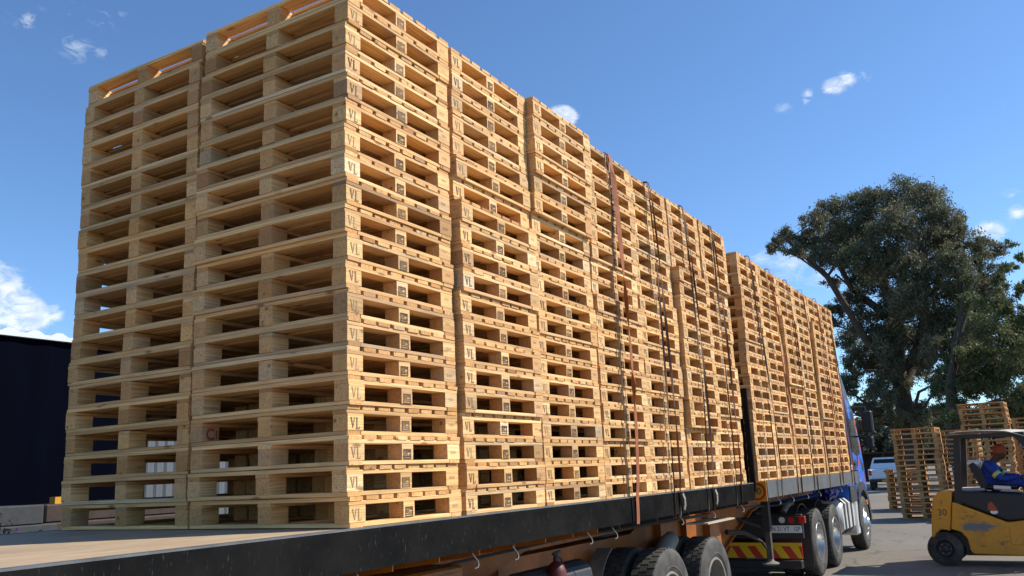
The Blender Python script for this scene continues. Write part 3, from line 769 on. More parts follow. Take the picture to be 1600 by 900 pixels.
# chevron board
cb = T_(MB().box(10.30, 10.315, .165, 2.315, .375, .605, 'signred'), 'chevron_board')
MB().box(10.294, 10.2985, .167, 2.313, .555, .603, 'yellow').build('yellow_strip', cb).location = (0, 0, 0)
mid = 1.24
def stripe(y0, s):      # slanted yellow bar, s = side
    z0, z1 = .377, .553; w = .13; sh = .12
    a = [mid + s * y0, mid + s * (y0 + w), mid + s * (y0 + w - sh), mid + s * (y0 - sh)]
    b0 = [(max(a[0], .167) if s < 0 else min(a[0], 2.313), z0), (max(a[1], .167) if s < 0 else min(a[1], 2.313), z0), (max(a[2], .167) if s < 0 else min(a[2], 2.313), z1), (max(a[3], .167) if s < 0 else min(a[3], 2.313), z1)]
    return b0
for s in (-1, 1):
    for k in range(4):
        p = stripe(.235 + k * .26, s)
        if abs(p[0][0] - p[1][0]) > .01: MB().prism(p, 10.294, 10.2985, 'yellow', 'x').build('yellow_stripe', cb)
MB().prism([(mid - .10, .377), (mid + .10, .377), (mid, .553)], 10.2945, 10.2985, 'yellow', 'x').build('yellow_triangle', cb)
# number plate
npl = T_(MB().rbox(10.285, 10.297, .14, .62, .748, .858, .002, 'white'), 'number_plate')
vs, fs = text_geo('N 21 VT   GP', .088)
MB().add([(10.2835, .37 - u * .86, .803 + w) for u, w, _ in vs], fs, 'textblue').build('plate_lettering', npl)
# tail lights
tl_ = T_(MB().rbox(10.26, 10.34, .07, .50, .885, .995, .008, 'black'), 'tail_light')
for (y, mt) in ((.41, 'lens'), (.27, 'red')):
    MB().lathe([(.001, -.0)] , mt, 3)
    d_ = disc(.0, .046, 10.256, y, .94, mt); d_.build('lamp_lens', tl_)
MB().rbox(10.245, 10.30, .065, .165, .89, .99, .006, 'red').build('side_lamp', tl_)
tl2 = T_(MB().rbox(10.26, 10.34, 1.98, 2.41, .885, .995, .008, 'black'), 'tail_light')
for (y, mt) in ((2.07, 'lens'), (2.21, 'red')): disc(.0, .046, 10.256, y, .94, mt).build('lamp_lens', tl2)
for y0, y1 in ((.08, .66), (1.82, 2.40)):
    T_(MB().box(10.62, 10.635, y0, y1, .22, 1.0, 'black'), 'mud_flap')
for x, xx in ((11.38, 0), (12.73, 0)):
    n_ = set(TT.children); axle_wheels(TT, x, .10, 2.38, .53, True, 'chrome', TY1)
    for c in set(TT.children) - n_: c.location = Vector(c.location) - Vector(TT.location)
    pr = [(x + .64 * math.cos(a), .53 + .60 * math.sin(a)) for a in [R(q) for q in range(50, 131, 10)]]
    pr += [(x + .62 * math.cos(a), .53 + .58 * math.sin(a)) for a in [R(q) for q in range(130, 49, -10)]]
    T_(MB().prism(pr, .35, .75, 'black'), 'mudguard'); T_(MB().prism(pr, 1.75, 2.15, 'black'), 'mudguard')
    T_(MB().tube([(x, .3, .53), (x, 2.2, .53)], .08, 'black', 12), 'axle')
n_ = set(TT.children); axle_wheels(TT, 15.78, .08, 2.40, .53, False, 'chrome', TY0)
for c in set(TT.children) - n_: c.location = Vector(c.location) - Vector(TT.location)
T_(MB().tube([(10.95, .55, 1.02), (11.05, .50, 1.12), (11.2, .48, 1.15), (11.32, .48, 1.08)], .05, 'plate', 10), 'mudguard_bracket')
# fuel tank
tk = T_(MB().rbox(13.48, 14.82, .12, .72, .46, 1.08, .09, 'tank'), 'fuel_tank', smooth=True)
for x in (13.72, 14.05, 14.45): MB().rbox(x, x + .05, .11, .73, .45, 1.09, .09, 'black').build('tank_strap', tk)
T_(MB().rbox(13.5, 14.8, 1.78, 2.36, .46, 1.06, .09, 'tank'), 'fuel_tank')
T_(MB().rbox(14.86, 15.12, .10, .6, .35, 1.02, .03, 'tank'), 'step_box')
# cab: side outline extruded across, wheel arch cut into the outline
arch = [(15.78 + .62 * math.cos(a), .60 + .58 * math.sin(a)) for a in [R(q) for q in range(0, 181, 20)]]
prof = [(14.42, .98), (14.42, 3.2), (14.38, 3.66), (14.62, 3.72), (14.9, 3.58), (15.2, 3.38), (15.52, 3.12), (16.05, 2.72), (16.42, 2.08), (16.58, 1.55), (16.60, .80), (16.52, .42), (16.44, .42)] + arch + [(15.14, .50), (15.10, .98)]
cabm = MB().prism(prof, .12, 2.42, 'cab')
cabo = T_(cabm, 'cab')
bv = cabo.modifiers.new('bevel', 'BEVEL'); bv.width = .05; bv.segments = 3; bv.limit_method = 'ANGLE'; bv.angle_limit = R(50)
T_(MB().prism([(15.32, 1.95), (15.32, 2.62), (15.95, 2.56), (16.22, 2.05), (16.2, 1.9), (15.8, 1.86)], .112, .118, 'glass'), 'side_window')
T_(MB().prism([(16.12, 2.68), (16.14, 2.69), (16.46, 2.08), (16.43, 2.06)], .25, 2.29, 'glass'), 'windscreen')
T_(MB().prism([(15.24, 1.0), (15.26, 2.7), (15.275, 2.7), (15.255, 1.0)], .108, .118, 'black'), 'door_seam')
T_(MB().rbox(15.34, 15.48, .085, .112, 1.68, 1.72, .005, 'black'), 'door_handle')
T_(MB().rbox(14.44, 15.12, .09, .118, .985, 1.30, .005, 'black'), 'side_skirt')
ar_o = [(15.78 + .74 * math.cos(a), .60 + .74 * math.sin(a)) for a in [R(q) for q in range(-8, 189, 14)]]; ar_i = [(15.78 + .60 * math.cos(a), .60 + .57 * math.sin(a)) for a in [R(q) for q in range(188, -9, -14)]]
T_(MB().prism(ar_o + ar_i, .075, .118, 'black'), 'wheel_arch')
T_(MB().prism([(14.44, 1.7), (15.2, 1.7), (15.2, 3.2), (14.9, 3.3), (14.44, 3.3)], .108, .117, 'darkblue'), 'sleeper_panel')
T_(MB().rbox(16.40, 16.72, .14, 2.40, .34, .82, .04, 'cab'), 'bumper')
T_(MB().rbox(15.98, 16.12, .06, .13, .86, .96, .01, 'amber'), 'indicator')

mr = T_(MB().rbox(15.98, 16.10, -.25, -.03, 2.33, 2.78, .03, 'black'), 'mirror')
MB().tube([(15.95, .12, 2.86), (16.03, -.12, 2.86), (16.04, -.13, 2.77)], .018, 'black', 8).tube([(15.98, .12, 2.25), (16.03, -.12, 2.28), (16.03, -.12, 2.34)], .018, 'black', 8).build('mirror_arm', mr)
MB().rbox(15.98, 16.09, -.21, -.05, 2.02, 2.24, .02, 'black').build('lower_mirror', mr)
mr2 = T_(MB().rbox(15.98, 16.10, 2.57, 2.77, 2.33, 2.78, .03, 'black'), 'mirror')
T_(MB().tube([(15.32, .22, 3.2), (15.25, .2, 4.3)], [.010, .004], 'plate', 6), 'antenna')
T_(MB().tube([(14.2, 2.1, 1.1), (14.2, 2.1, 3.4)], .08, 'chrome', 16), 'exhaust_stack')
# blue tarpaulin bundle behind the cab
bt = MB(); rr = random.Random(3); sv = []
n1_, n2_ = 16, 9
for i in range(n2_):
    for k in range(n1_):
        a = 2 * math.pi * k / n1_; ph = math.pi * i / (n2_ - 1); r_ = math.sin(ph) * (1 + .22 * math.sin(3 * a + i) + rr.uniform(-.1, .1))
        sv.append((.26 * r_ * math.cos(a), .16 * r_ * math.sin(a), -.13 * math.cos(ph) - (.04 * abs(math.sin(4 * a)))))
bt.add(sv, [(i * n1_ + k, i * n1_ + (k + 1) % n1_, (i + 1) * n1_ + (k + 1) % n1_, (i + 1) * n1_ + k) for i in range(n2_ - 1) for k in range(n1_)], 'bluetarp')
tag(bt.build('tarpaulin_bundle', loc=(13.0, .22, 1.24)), 'crumpled blue tarpaulin bundle above the tractor drive wheels', 'tarpaulin')


# ------------------------------------------------------------------ straps over the load
def ribbon(m, pts, width, twist, mt, th=.003):
    """flat webbing along pts; twist(i) gives the turn of the flat side about the run"""
    vs = []; fs = []; n = len(pts)
    for i, p in enumerate(pts):
        d = (pts[min(i + 1, n - 1)] - pts[max(i - 1, 0)]).normalized()
        a = Vector((1, 0, 0)); a = (a - d * a.dot(d)).normalized(); b_ = d.cross(a).normalized(); w = twist(i / (n - 9)) if i < n - 9 else 0
        u = a * math.cos(w) + b_ * math.sin(w); v = d.cross(u).normalized(); hw = width / 2
        for (s1, s2) in ((-1, -1), (1, -1), (1, 1), (-1, 1)): vs.append(p + u * hw * s1 + v * th / 2 * s2)
    for i in range(n - 1):
        for k in range(4): fs.append((i * 4 + k, i * 4 + (k + 1) % 4, (i + 1) * 4 + (k + 1) % 4, (i + 1) * 4 + k))
    fs += [(3, 2, 1, 0), tuple((n - 1) * 4 + k for k in range(4))]
    m.add(vs, fs, mt)
TOPZ = D + 20 * H + .012
def strap_path(xt, xb, yr, sag, mx=None, n=26, ph=0, yt=-.03):
    pts = [Vector((xb, yr - .004, D - .225)), Vector((xb, yr - .010, D - .12)), Vector((xb, yr - .012, D - .01))]
    for i in range(1, n):
        f = i / n; z = D + (TOPZ - D) * f
        x = xb + (xt - xb) * f + .012 * math.sin(f * 7 + ph)
        y = (yr - .014) * (1 - f) + yt * f - sag * math.sin(math.pi * min(1, f * 1.02)) ** .6
        pts.append(Vector((x, y, z)))
    pts += [Vector((xt, yt + .004, TOPZ + .002)), Vector((xt, yt + .025, TOPZ + .008)), Vector((xt, .3, TOPZ + .016)), Vector((xt, 1.2, TOPZ + .018)), Vector((xt, 2.2, TOPZ + .016)), Vector((xt, 2.46, TOPZ + .008)), Vector((xt, 2.52, TOPZ - .05)), Vector((xb, 2.57, D))]
    return [mx @ p for p in pts] if mx else pts
def strap(label, strands, mt, yr=-.05, mx=None, yt=-.03):
    m = MB()
    for (xt, xb, w, sag, tw, ph, mt2) in strands:
        ribbon(m, strap_path(xt, xb, yr, sag, mx, ph=ph, yt=yt), w, tw, mt2 or mt)
    o = m.build('cargo_strap'); tag(o, label, 'strap', 'straps tied over the pallet load'); return o
w0 = lambda f: 0
def tw_main(f): return 1.05 * math.exp(-((f - .60) / .07) ** 2) + 1.2 * math.exp(-((f - .36) / .035) ** 2) - .5 * max(0, f - .62) * 3
strap('wide orange strap hanging down the fourth sunlit stack', [(3.56, 3.57, .062, .05, tw_main, 0, None), (3.50, 3.47, .018, .01, lambda f: .4, 2, 'strapdark')], 'strap')
fk = MB(); ribbon(fk, [Vector((3.55, -.12, D + 2.30)), Vector((3.60, -.15, D + 2.34)), Vector((3.70, -.15, D + 2.36)), Vector((3.78, -.13, D + 2.33))], .05, lambda f: 1.2, 'strap')
strap('brown doubled strap on the fifth sunlit stack with a knot halfway', [(4.53, 4.62, .026, .035, lambda f: 1.1 * math.sin(f * 9), 1, None), (4.50, 4.47, .020, .015, lambda f: 1.0 * math.sin(f * 7 + 1), 3, None)], 'strapdark')
strap('brown doubled strap on the sixth sunlit stack', [(5.53, 5.62, .026, .05, lambda f: 1.0 * math.sin(f * 8 + 2), 2, None), (5.50, 5.46, .018, .045, lambda f: 1.1 * math.sin(f * 6), 0, None)], 'strapdark')
strap('brown doubled strap on the last sunlit stack before the trailer gap', [(6.55, 6.66, .026, .035, lambda f: 1.0 * math.sin(f * 7 + 1), 2, None), (6.52, 6.48, .018, .01, lambda f: 1.2 * math.sin(f * 5), 1, None)], 'strapdark')
fnames = ['first', 'second', 'third', 'fourth', 'fifth', 'sixth']
for i, (xt, xb, c) in enumerate(((.42, .55, 'strapdark'), (1.45, 1.62, 'strap'), (2.45, 2.62, 'strapdark'), (3.45, 3.52, 'strapdark'), (4.5, 4.55, 'strap'), (5.42, 5.55, 'strapdark'))):
    st_ = [(xt, xb, .024, .02, (lambda f, i=i: .9 * math.sin(f * 8 + i)), i, None)]
    if i != 3: st_.append((xt - .04, xb - .22, .018, .015, (lambda f, i=i: 1.0 * math.sin(f * 6 + 2 * i)), i + 2, None))
    strap('%s strap past the gap, tied over the front trailer load' % fnames[i], st_, c, -.13, FM, yt=-.05)
# blue and white rag ends tied at two strap hooks
for i, (x, y, c) in enumerate(((4.66, -.075, 'white'), (5.66, -.075, 'white'))):
    q = MB(); ribbon(q, [Vector((x, y, D - .02)), Vector((x + .02, y - .01, D - .07)), Vector((x + .03, y - .005, D - .13)), Vector((x + .01, y, D - .17))], .045, lambda f: f * 2.2, 'plate')
    tag(q.build('rag'), 'pale rag tied at the strap end below the %s sunlit stack' % ('fifth', 'sixth')[i], 'rag')

# ------------------------------------------------------------------ forklift
FL = empty('forklift', (13.52, -1.56, 0), R(-90)); FL.rotation_euler.z = R(-92)
tag(FL, 'worn yellow forklift with black overhead guard and grey roof cover', 'forklift')
# local: x forward, -y the side that faces the trailer tail
UP = 0
def F_(b, name, smooth=False):
    o = b.build(name, FL, smooth=smooth); o.location.x = UP; return o
SH_ = lambda P: [(x_ + .17 * z_, z_) for x_, z_ in P]
cw = [(-.26, .46), (-.28, .80), (-.27, 1.10), (-.20, 1.19), (-.10, 1.21), (.02, 1.20), (.02, .56), (-.05, .58), (-.12, .585), (-.19, .53), (-.22, .46)]
o = F_(MB().prism(SH_(cw), -.54, .54, 'flyellow'), 'counterweight'); q = o.modifiers.new('bevel', 'BEVEL'); q.width = .05; q.segments = 3; q.limit_method = 'ANGLE'; q.angle_limit = R(40)
F_(MB().box(.30, 1.25, -.45, .45, .17, .55, 'black'), 'underbody')
F_(MB().rbox(-.17, .36, -.40, .40, .26, .56, .03, 'black'), 'rear_axle_housing')
body = [(.03, 1.03), (.10, 1.01), (.85, .70), (1.32, .76), (1.40, .70), (1.30, .55), (1.24, .30), (1.22, .18), (.38, .20), (.33, .26), (.28, .44), (.18, .55), (.06, .585), (.03, .585)]
o = F_(MB().prism(SH_(body), -.56, .56, 'flyellow'), 'side_body'); q = o.modifiers.new('bevel', 'BEVEL'); q.width = .018; q.segments = 2; q.limit_method = 'ANGLE'
hood = [(.03, 1.05), (.12, 1.20), (1.35, 1.12), (1.42, .90), (1.32, .775), (.86, .715), (.12, 1.02)]
o = F_(MB().prism(SH_(hood), -.548, .548, 'seat'), 'hood'); q = o.modifiers.new('bevel', 'BEVEL'); q.width = .03; q.segments = 2; q.limit_method = 'ANGLE'
F_(MB().rbox(.30, .70, -.30, .45, 1.19, 1.235, .015, 'greyfab'), 'hood_cover')
F_(MB().rbox(.98, 1.28, -.572, -.555, .36, .64, .004, 'flyellow'), 'side_hatch')
# sticker and number
st1 = F_(MB().add([(x_, -.5495, z_) for x_, z_ in SH_(((.56, .99), (.60, 1.03), (.64, .99), (.68, .93), (.70, .88), (.62, .88), (.56, .90)))], [tuple(range(7))], 'cap').add([(.80 + .055 * math.cos(a), -.5492, .865 + .035 * math.sin(a)) for a in [k * math.pi / 8 for k in range(16)]], [tuple(range(16))], 'white'), 'sticker')
for (s_, sz, cx, cz) in (('I', .10, .04, 1.03), ('30', .15, .03, .86)):
    vs, fs = text_geo(s_, sz); F_(MB().add([(cx + u, -.5412, cz + w) for u, w, _ in vs], fs, 'textblack'), 'number_print')
def fwheel(x, r, w, y):
    m_ = tyre_mesh(r, w, 1, r * .48)
    rm = MB().lathe([(r * .49, -w * .42), (r * .46, -w * .46), (r * .40, -w * .30), (r * .22, -w * .28), (r * .20, -w * .42), (r * .10, -w * .48), (.001, -w * .48)], 'black', 28)
    for k in range(6):
        a = k * math.pi / 3; c = Vector((r * .3 * math.cos(a), -w * .29, r * .3 * math.sin(a))); rm.tube([c, c + Vector((0, -.02, 0))], .012, 'plate', 6)
    wh = rm.build('wheel', FL, (x, y, r), smooth=True)
    if y > 0: wh.rotation_euler.z = math.pi
    m_.build('tyre', wh, smooth=True)
for y in (-.44, .44): fwheel(0, .275, .19, y); fwheel(1.68, .33, .24, y)
for y, s in ((-.56, -1), (.56, 1)):
    fd = [(a_ + .07, b_) for a_, b_ in ((1.28, .20), (1.32, .45), (1.42, .66), (1.62, .74), (1.85, .68), (1.98, .50), (2.0, .45), (2.02, .50), (1.88, .72), (1.62, .78), (1.38, .70), (1.28, .47), (1.24, .20))]
    F_(MB().prism(fd, y, y + s * -.22, 'flyellow'), 'front_fender')
    F_(MB().box(1.20, 1.34, y, y + s * -.2, .24, .45, 'black'), 'step')
# overhead guard
for y in (-.50, .50):
    F_(MB().prism([(.24, 1.0), (.35, 1.0), (.46, 2.08), (.365, 2.08)], y - .045, y + .045, 'black'), 'guard_rear_post')
    F_(MB().prism([(1.62, 1.0), (1.71, 1.0), (1.43, 1.95), (1.33, 2.09), (1.21, 2.09), (1.33, 1.93)], y - .045, y + .045, 'black'), 'guard_front_post')
    F_(MB().box(.36, 1.40, y - .035, y + .035, 2.062, 2.122, 'black'), 'guard_side_rail')
F_(MB().box(.36, .41, -.46, .46, 2.06, 2.12, 'black'), 'guard_cross_bar'); F_(MB().box(1.33, 1.39, -.46, .46, 2.05, 2.11, 'black'), 'guard_cross_bar')
for k in range(5): F_(MB().box(.42, 1.32, -.35 + k * .17, -.31 + k * .17, 2.07, 2.10, 'black'), 'guard_slat')
# sagging sheet on the roof
rv = []; rf = []; nx, ny = 16, 8
for i in range(nx):
    for j in range(ny):
        u = i / (nx - 1); v = j / (ny - 1)
        rv.append((.30 + u * 1.8, -.60 + v * 1.2, 2.155 + .012 * math.sin(u * 9) * math.cos(v * 5) - (.10 * math.exp(-((u - .62) / .10) ** 2) * (1 if v < .15 else .2)) + .01 * math.sin(v * 14)))
for i in range(nx - 1):
    for j in range(ny - 1): a = i * ny + j; rf.append((a, a + ny, a + ny + 1, a + 1))
rc = MB().add(rv, rf, 'greyfab'); o = F_(rc, 'roof_cover', True); so = o.modifiers.new('thickness', 'SOLIDIFY'); so.thickness = .010; so.offset = 1
# seat, steering, mast
UP = .22
F_(MB().rbox(.48, .98, -.26, .26, 1.20, 1.30, .035, 'seat'), 'seat')
F_(MB().prism([(.42, 1.22), (.54, 1.24), (.47, 1.52), (.36, 1.66), (.28, 1.62), (.34, 1.45)], -.24, .24, 'seat'), 'seat_back')
F_(MB().rbox(.26, .46, -.22, .22, 1.60, 1.70, .03, 'white'), 'seat_headrest')
F_(MB().tube([(.62, -.36, 1.245), (.86, -.40, 1.225)], .036, 'white', 12), 'cushion_roll', True)
F_(MB().prism([(1.42, 1.0), (1.62, 1.0), (1.60, 1.30), (1.50, 1.34)], -.5, .5, 'black'), 'dashboard')
F_(MB().tube([(1.50, 0, 1.28), (1.33, 0, 1.45)], .025, 'black', 8), 'steering_column')
sw = MB(); sw.tube([Vector((1.33, 0, 1.46)) + Vector((.075 * math.cos(a), .17 * math.sin(a), .10 * math.cos(a) + .0)) * 1.0 for a in [k * math.pi / 12 for k in range(25)]], .013, 'black', 8, False); sw.tube([(1.33, -.16, 1.46), (1.33, .16, 1.46)], .012, 'black', 6)
F_(sw, 'steering_wheel')
F_(MB().tube([(1.42, -.47, 1.72), (1.22, -.60, 1.88), (1.18, -.62, 1.88)], .012, 'plate', 6).rbox(1.05, 1.36, -.66, -.60, 1.86, 1.885, .008, 'plate').tube([(1.30, -.60, 1.62), (1.58, -.55, 1.22)], .018, 'white', 8), 'mirror_arm')
UP = .1
for y in (-.36, .36):
    F_(MB().box(1.98, 2.08, y - .06, y + .06, .10, 2.15, 'black'), 'mast_channel')
    F_(MB().box(2.12, 2.17, y - .06, y + .06, .04, .55, 'black').box(2.12, 3.2, y - .06, y + .06, .04, .075, 'black'), 'fork')
F_(MB().box(1.99, 2.07, -.30, .30, 2.05, 2.13, 'black').box(1.99, 2.07, -.30, .30, .7, .78, 'black'), 'mast_cross_bar')
F_(MB().box(2.09, 2.115, -.5, .5, .45, .55, 'black').box(2.09, 2.115, -.5, .5, .15, .22, 'black'), 'fork_carriage')

# ------------------------------------------------------------------ driver
def skinned(name, nodes, edges, mats_, parent, sub=2):
    """body grown from joints: nodes = (x, y, z, rx, ry)"""
    me = bpy.data.meshes.new(name); me.from_pydata([n[:3] for n in nodes], edges, []); me.materials.append(M[mats_])
    o = bpy.data.objects.new(name, me); COL.objects.link(o); o.parent = parent
    sk = o.modifiers.new('skin', 'SKIN'); sk.use_smooth_shade = True
    for i, n in enumerate(nodes): me.skin_vertices[0].data[i].radius = (n[3], n[4]); me.skin_vertices[0].data[i].use_root = (i == 0)
    s = o.modifiers.new('subdivision', 'SUBSURF'); s.levels = s.render_levels = sub
    return o
PR = empty('person', (13.52, -1.56, 0), R(-92)); PR.location.y -= .09; PR.location.z = -.05
tag(PR, 'forklift driver in blue overalls and orange cap, reaching for the wheel', 'person')
hx, hz = .90, 1.84       # head centre
body_n = [(.68, 0, 1.42, .13, .16), (.72, 0, 1.60, .12, .17), (.77, 0, 1.70, .06, .07), (.82, 0, 1.76, .052, .055), (hx - .02, 0, hz - .03, .085, .078), (hx - .01, 0, hz + .06, .088, .08), (hx + .0, 0, hz + .11, .05, .05),
          (hx + .065, 0, hz - .065, .035, .04)]
be = [(0, 1), (1, 2), (2, 3), (3, 4), (4, 5), (5, 6), (4, 7)]
def hand(nodes, edges, wrist, tip, s, idx_from):
    w = Vector(wrist); d = (Vector(tip) - w).normalized(); side = Vector((0, s, 0)); dn = d.cross(side).normalized()
    a = len(nodes); nodes.append((*w, .026, .022)); edges.append((idx_from, a)) if idx_from is not None else None
    p = w + d * .06; nodes.append((*p, .034, .020)); edges.append((a, a + 1))
    for k in range(4):
        b0 = p + side * (.024 - k * .016) + d * .025; L_ = (.026, .030, .028, .022)[k]; i0 = len(nodes)
        nodes.append((*b0, .0095, .0095)); nodes.append((*(b0 + d * L_ - dn * .006), .009, .009)); nodes.append((*(b0 + d * L_ * 1.3 - dn * .030), .008, .008))
        edges += [(a + 1, i0), (i0, i0 + 1), (i0 + 1, i0 + 2)]
    i0 = len(nodes); b0 = w + d * .03 + side * .035; nodes.append((*b0, .011, .011)); nodes.append((*(b0 + d * .035 + side * .012), .009, .009)); edges += [(a, i0), (i0, i0 + 1)]
# forearms run on inside the sleeves so that hands and head belong to one body
for s, sh, el, wr in ((-1, (.70, -.20, 1.66), (.86, -.30, 1.42), (1.14, -.19, 1.45)), (1, (.72, .20, 1.66), (.92, .28, 1.44), (1.18, .17, 1.46))):
    a = len(body_n); body_n += [(*sh, .045, .045), (*el, .036, .036)]; be += [(1, a), (a, a + 1)]
    hand(body_n, be, wr, (1.33, wr[1] * .9, 1.47), s, a + 1)
bo = skinned('body', body_n, be, 'skin', PR)
ov = [(.66, 0, 1.34, .15, .17), (.68, 0, 1.48, .15, .17), (.71, 0, 1.62, .13, .18), (.75, 0, 1.70, .085, .10),
      (.70, -.20, 1.66, .075, .075), (.78, -.27, 1.54, .064, .066), (.87, -.31, 1.43, .056, .058), (1.02, -.24, 1.44, .046, .048), (1.12, -.195, 1.45, .040, .042),
      (.72, .20, 1.66, .075, .075), (.82, .26, 1.55, .064, .066), (.92, .29, 1.45, .056, .058), (1.06, .22, 1.455, .046, .048), (1.15, .175, 1.46, .040, .042),
      (.74, -.11, 1.31, .11, .11), (.98, -.17, 1.37, .088, .095), (1.17, -.19, 1.36, .078, .08), (1.28, -.19, 1.16, .066, .066), (1.36, -.18, .92, .058, .058),
      (.74, .11, 1.31, .11, .11), (.98, .17, 1.37, .088, .095), (1.17, .19, 1.36, .078, .08), (1.28, .19, 1.16, .066, .066), (1.36, .18, .92, .058, .058)]
oe = [(0, 1), (1, 2), (2, 3), (2, 4), (4, 5), (5, 6), (6, 7), (7, 8), (2, 9), (9, 10), (10, 11), (11, 12), (12, 13), (0, 14), (14, 15), (15, 16), (16, 17), (17, 18), (0, 19), (19, 20), (20, 21), (21, 22), (22, 23)]
skinned('overalls', ov, oe, 'overall', PR)
def band(p0, p1, r0, r1, name='reflective_band'):
    p0, p1 = Vector(p0), Vector(p1); m_ = MB(); m_.tube([p0, p0.lerp(p1, .5), p1], [r0, (r0 + r1) / 2 + .003, r1], 'band', 20, False)
    o = m_.build(name, PR, smooth=True); so = o.modifiers.new('thickness', 'SOLIDIFY'); so.thickness = .004; return o
band((.795, -.277, 1.52), (.835, -.295, 1.475), .074, .070); band((.835, .265, 1.53), (.87, .278, 1.49), .074, .070)
band((1.225, -.19, 1.27), (1.255, -.19, 1.21), .086, .082); band((1.225, .19, 1.27), (1.255, .19, 1.21), .086, .082)
cp = MB(); prof_c = [(.001, .150), (.05, .143), (.085, .115), (.104, .06), (.106, .0), (.100, -.005)]
cp.lathe(prof_c, 'cap', 24, 'z', (hx - .01, 0, hz + .01)); cp.add([(hx + .085, -.07, hz + .03), (hx + .155, -.05, hz + .012), (hx + .17, 0, hz + .008), (hx + .155, .05, hz + .012), (hx + .085, .07, hz + .03), (hx + .085, 0, hz + .042)], [(0, 1, 2, 5), (5, 2, 3, 4)], 'cap')
o = cp.build('cap', PR, smooth=True)
for y in (-.032, .032):
    MB().lathe([(.001, -.006), (.009, -.004), (.009, .004), (.001, .006)], 'white', 10, 'z', (hx + .078, y, hz + .005)).build('eye', PR)
MB().prism([(hx + .07, hz + .0), (hx + .105, hz - .032), (hx + .07, hz - .042)], -.014, .014, 'skin').build('nose', PR)
MB().rbox(hx + .070, hx + .094, -.022, .022, hz - .070, hz - .058, .004, 'cap').build('mouth', PR)
for y in (-.088, .088): MB().rbox(hx - .035, hx + .005, y - .012, y + .012, hz - .035, hz + .025, .008, 'skin').build('ear', PR)
for y in (-.18, .18): MB().rbox(1.28, 1.56, y - .05, y + .05, .80, .90, .03, 'seat').build('shoe', PR)

# ------------------------------------------------------------------ white pickup
PK = empty('pickup_truck', (49.5, 4.12, 0), R(6)); tag(PK, 'white double cab pickup parked beyond the yard stacks', 'pickup')
M['pkwhite'] = mat('white_car_paint', (.72, .73, .75), .25, 0, .6)[0]
def K_(b, n, smooth=False): return b.build(n, PK, smooth=smooth)
# local x forward (away), tail at x = 0
sidep = [(0, .55), (0, 1.12), (.05, 1.16), (1.55, 1.18), (3.9, 1.20), (5.0, 1.12), (5.3, .95), (5.3, .5), (4.85, .5), (4.8, .72), (4.5, .86), (4.2, .72), (4.1, .5), (1.55, .5), (1.5, .72), (1.2, .86), (.9, .72), (.8, .5)]
o = K_(MB().prism(sidep, -.93, .93, 'pkwhite'), 'body'); q = o.modifiers.new('bevel', 'BEVEL'); q.width = .05; q.segments = 2; q.limit_method = 'ANGLE'
cbm = MB(); lo = [(1.52, 1.17), (3.95, 1.17)]; hi = [(1.80, 1.80), (3.05, 1.80)]
vs_ = [(x_, y_, z_) for y_, q_ in ((-.88, lo), (.88, lo)) for x_, z_ in q_] + [(x_, y_, z_) for y_ in (-.66, .66) for x_, z_ in hi]
cbm.add(vs_, [(0, 1, 5, 4), (2, 6, 7, 3), (0, 4, 6, 2), (1, 3, 7, 5), (4, 5, 7, 6), (0, 2, 3, 1)], 'pkwhite'); o = K_(cbm, 'cabin'); q = o.modifiers.new('bevel', 'BEVEL'); q.width = .06; q.segments = 3
K_(MB().add([(1.565, -.72, 1.26), (1.565, .72, 1.26), (1.75, .60, 1.70), (1.75, -.60, 1.70), (1.60, -.72, 1.26), (1.60, .72, 1.26), (1.79, .60, 1.70), (1.79, -.60, 1.70)], [(0, 1, 2, 3), (7, 6, 5, 4), (0, 4, 5, 1), (1, 5, 6, 2), (2, 6, 7, 3), (3, 7, 4, 0)], 'glass'), 'rear_window')
for s_ in (-1, 1): K_(MB().add([(1.95, s_ * .865, 1.26), (3.5, s_ * .865, 1.26), (3.0, s_ * .715, 1.70), (2.08, s_ * .715, 1.70), (1.95, s_ * .83, 1.26), (3.5, s_ * .83, 1.26), (3.0, s_ * .68, 1.70), (2.08, s_ * .68, 1.70)], [(0, 1, 2, 3), (7, 6, 5, 4), (0, 4, 5, 1), (1, 5, 6, 2), (2, 6, 7, 3), (3, 7, 4, 0)], 'glass'), 'side_window')
K_(MB().rbox(-.14, .02, -.90, .90, .44, .62, .03, 'black').rbox(-.15, -.13, -.3, .3, .62, .66, .01, 'chrome'), 'rear_bumper')
K_(MB().box(-.012, -.004, -.78, .78, .66, .67, 'textblack').box(-.012, -.004, -.12, .12, .98, 1.06, 'textblack'), 'tailgate_seam')
for y in (-.83, .83): K_(MB().rbox(-.02, .06, y - .08, y + .08, .82, 1.12, .02, 'red'), 'tail_light')
K_(MB().box(-.16, -.152, -.25, .25, .48, .58, 'signyel'), 'number_plate')
for x in (1.2, 4.5):
    for y in (-.82, .82):
        w = MB().lathe([(.21, -.11), (.18, -.08), (.05, -.07), (.001, -.09)], 'chrome', 20).build('wheel', PK, (x, y, .38), smooth=True)
        if y > 0: w.rotation_euler.z = math.pi
        MB().lathe([(.21, -.12), (.33, -.13), (.38, -.10), (.38, .10), (.33, .13), (.21, .12)], 'tyre', 28).build('tyre', w, smooth=True)

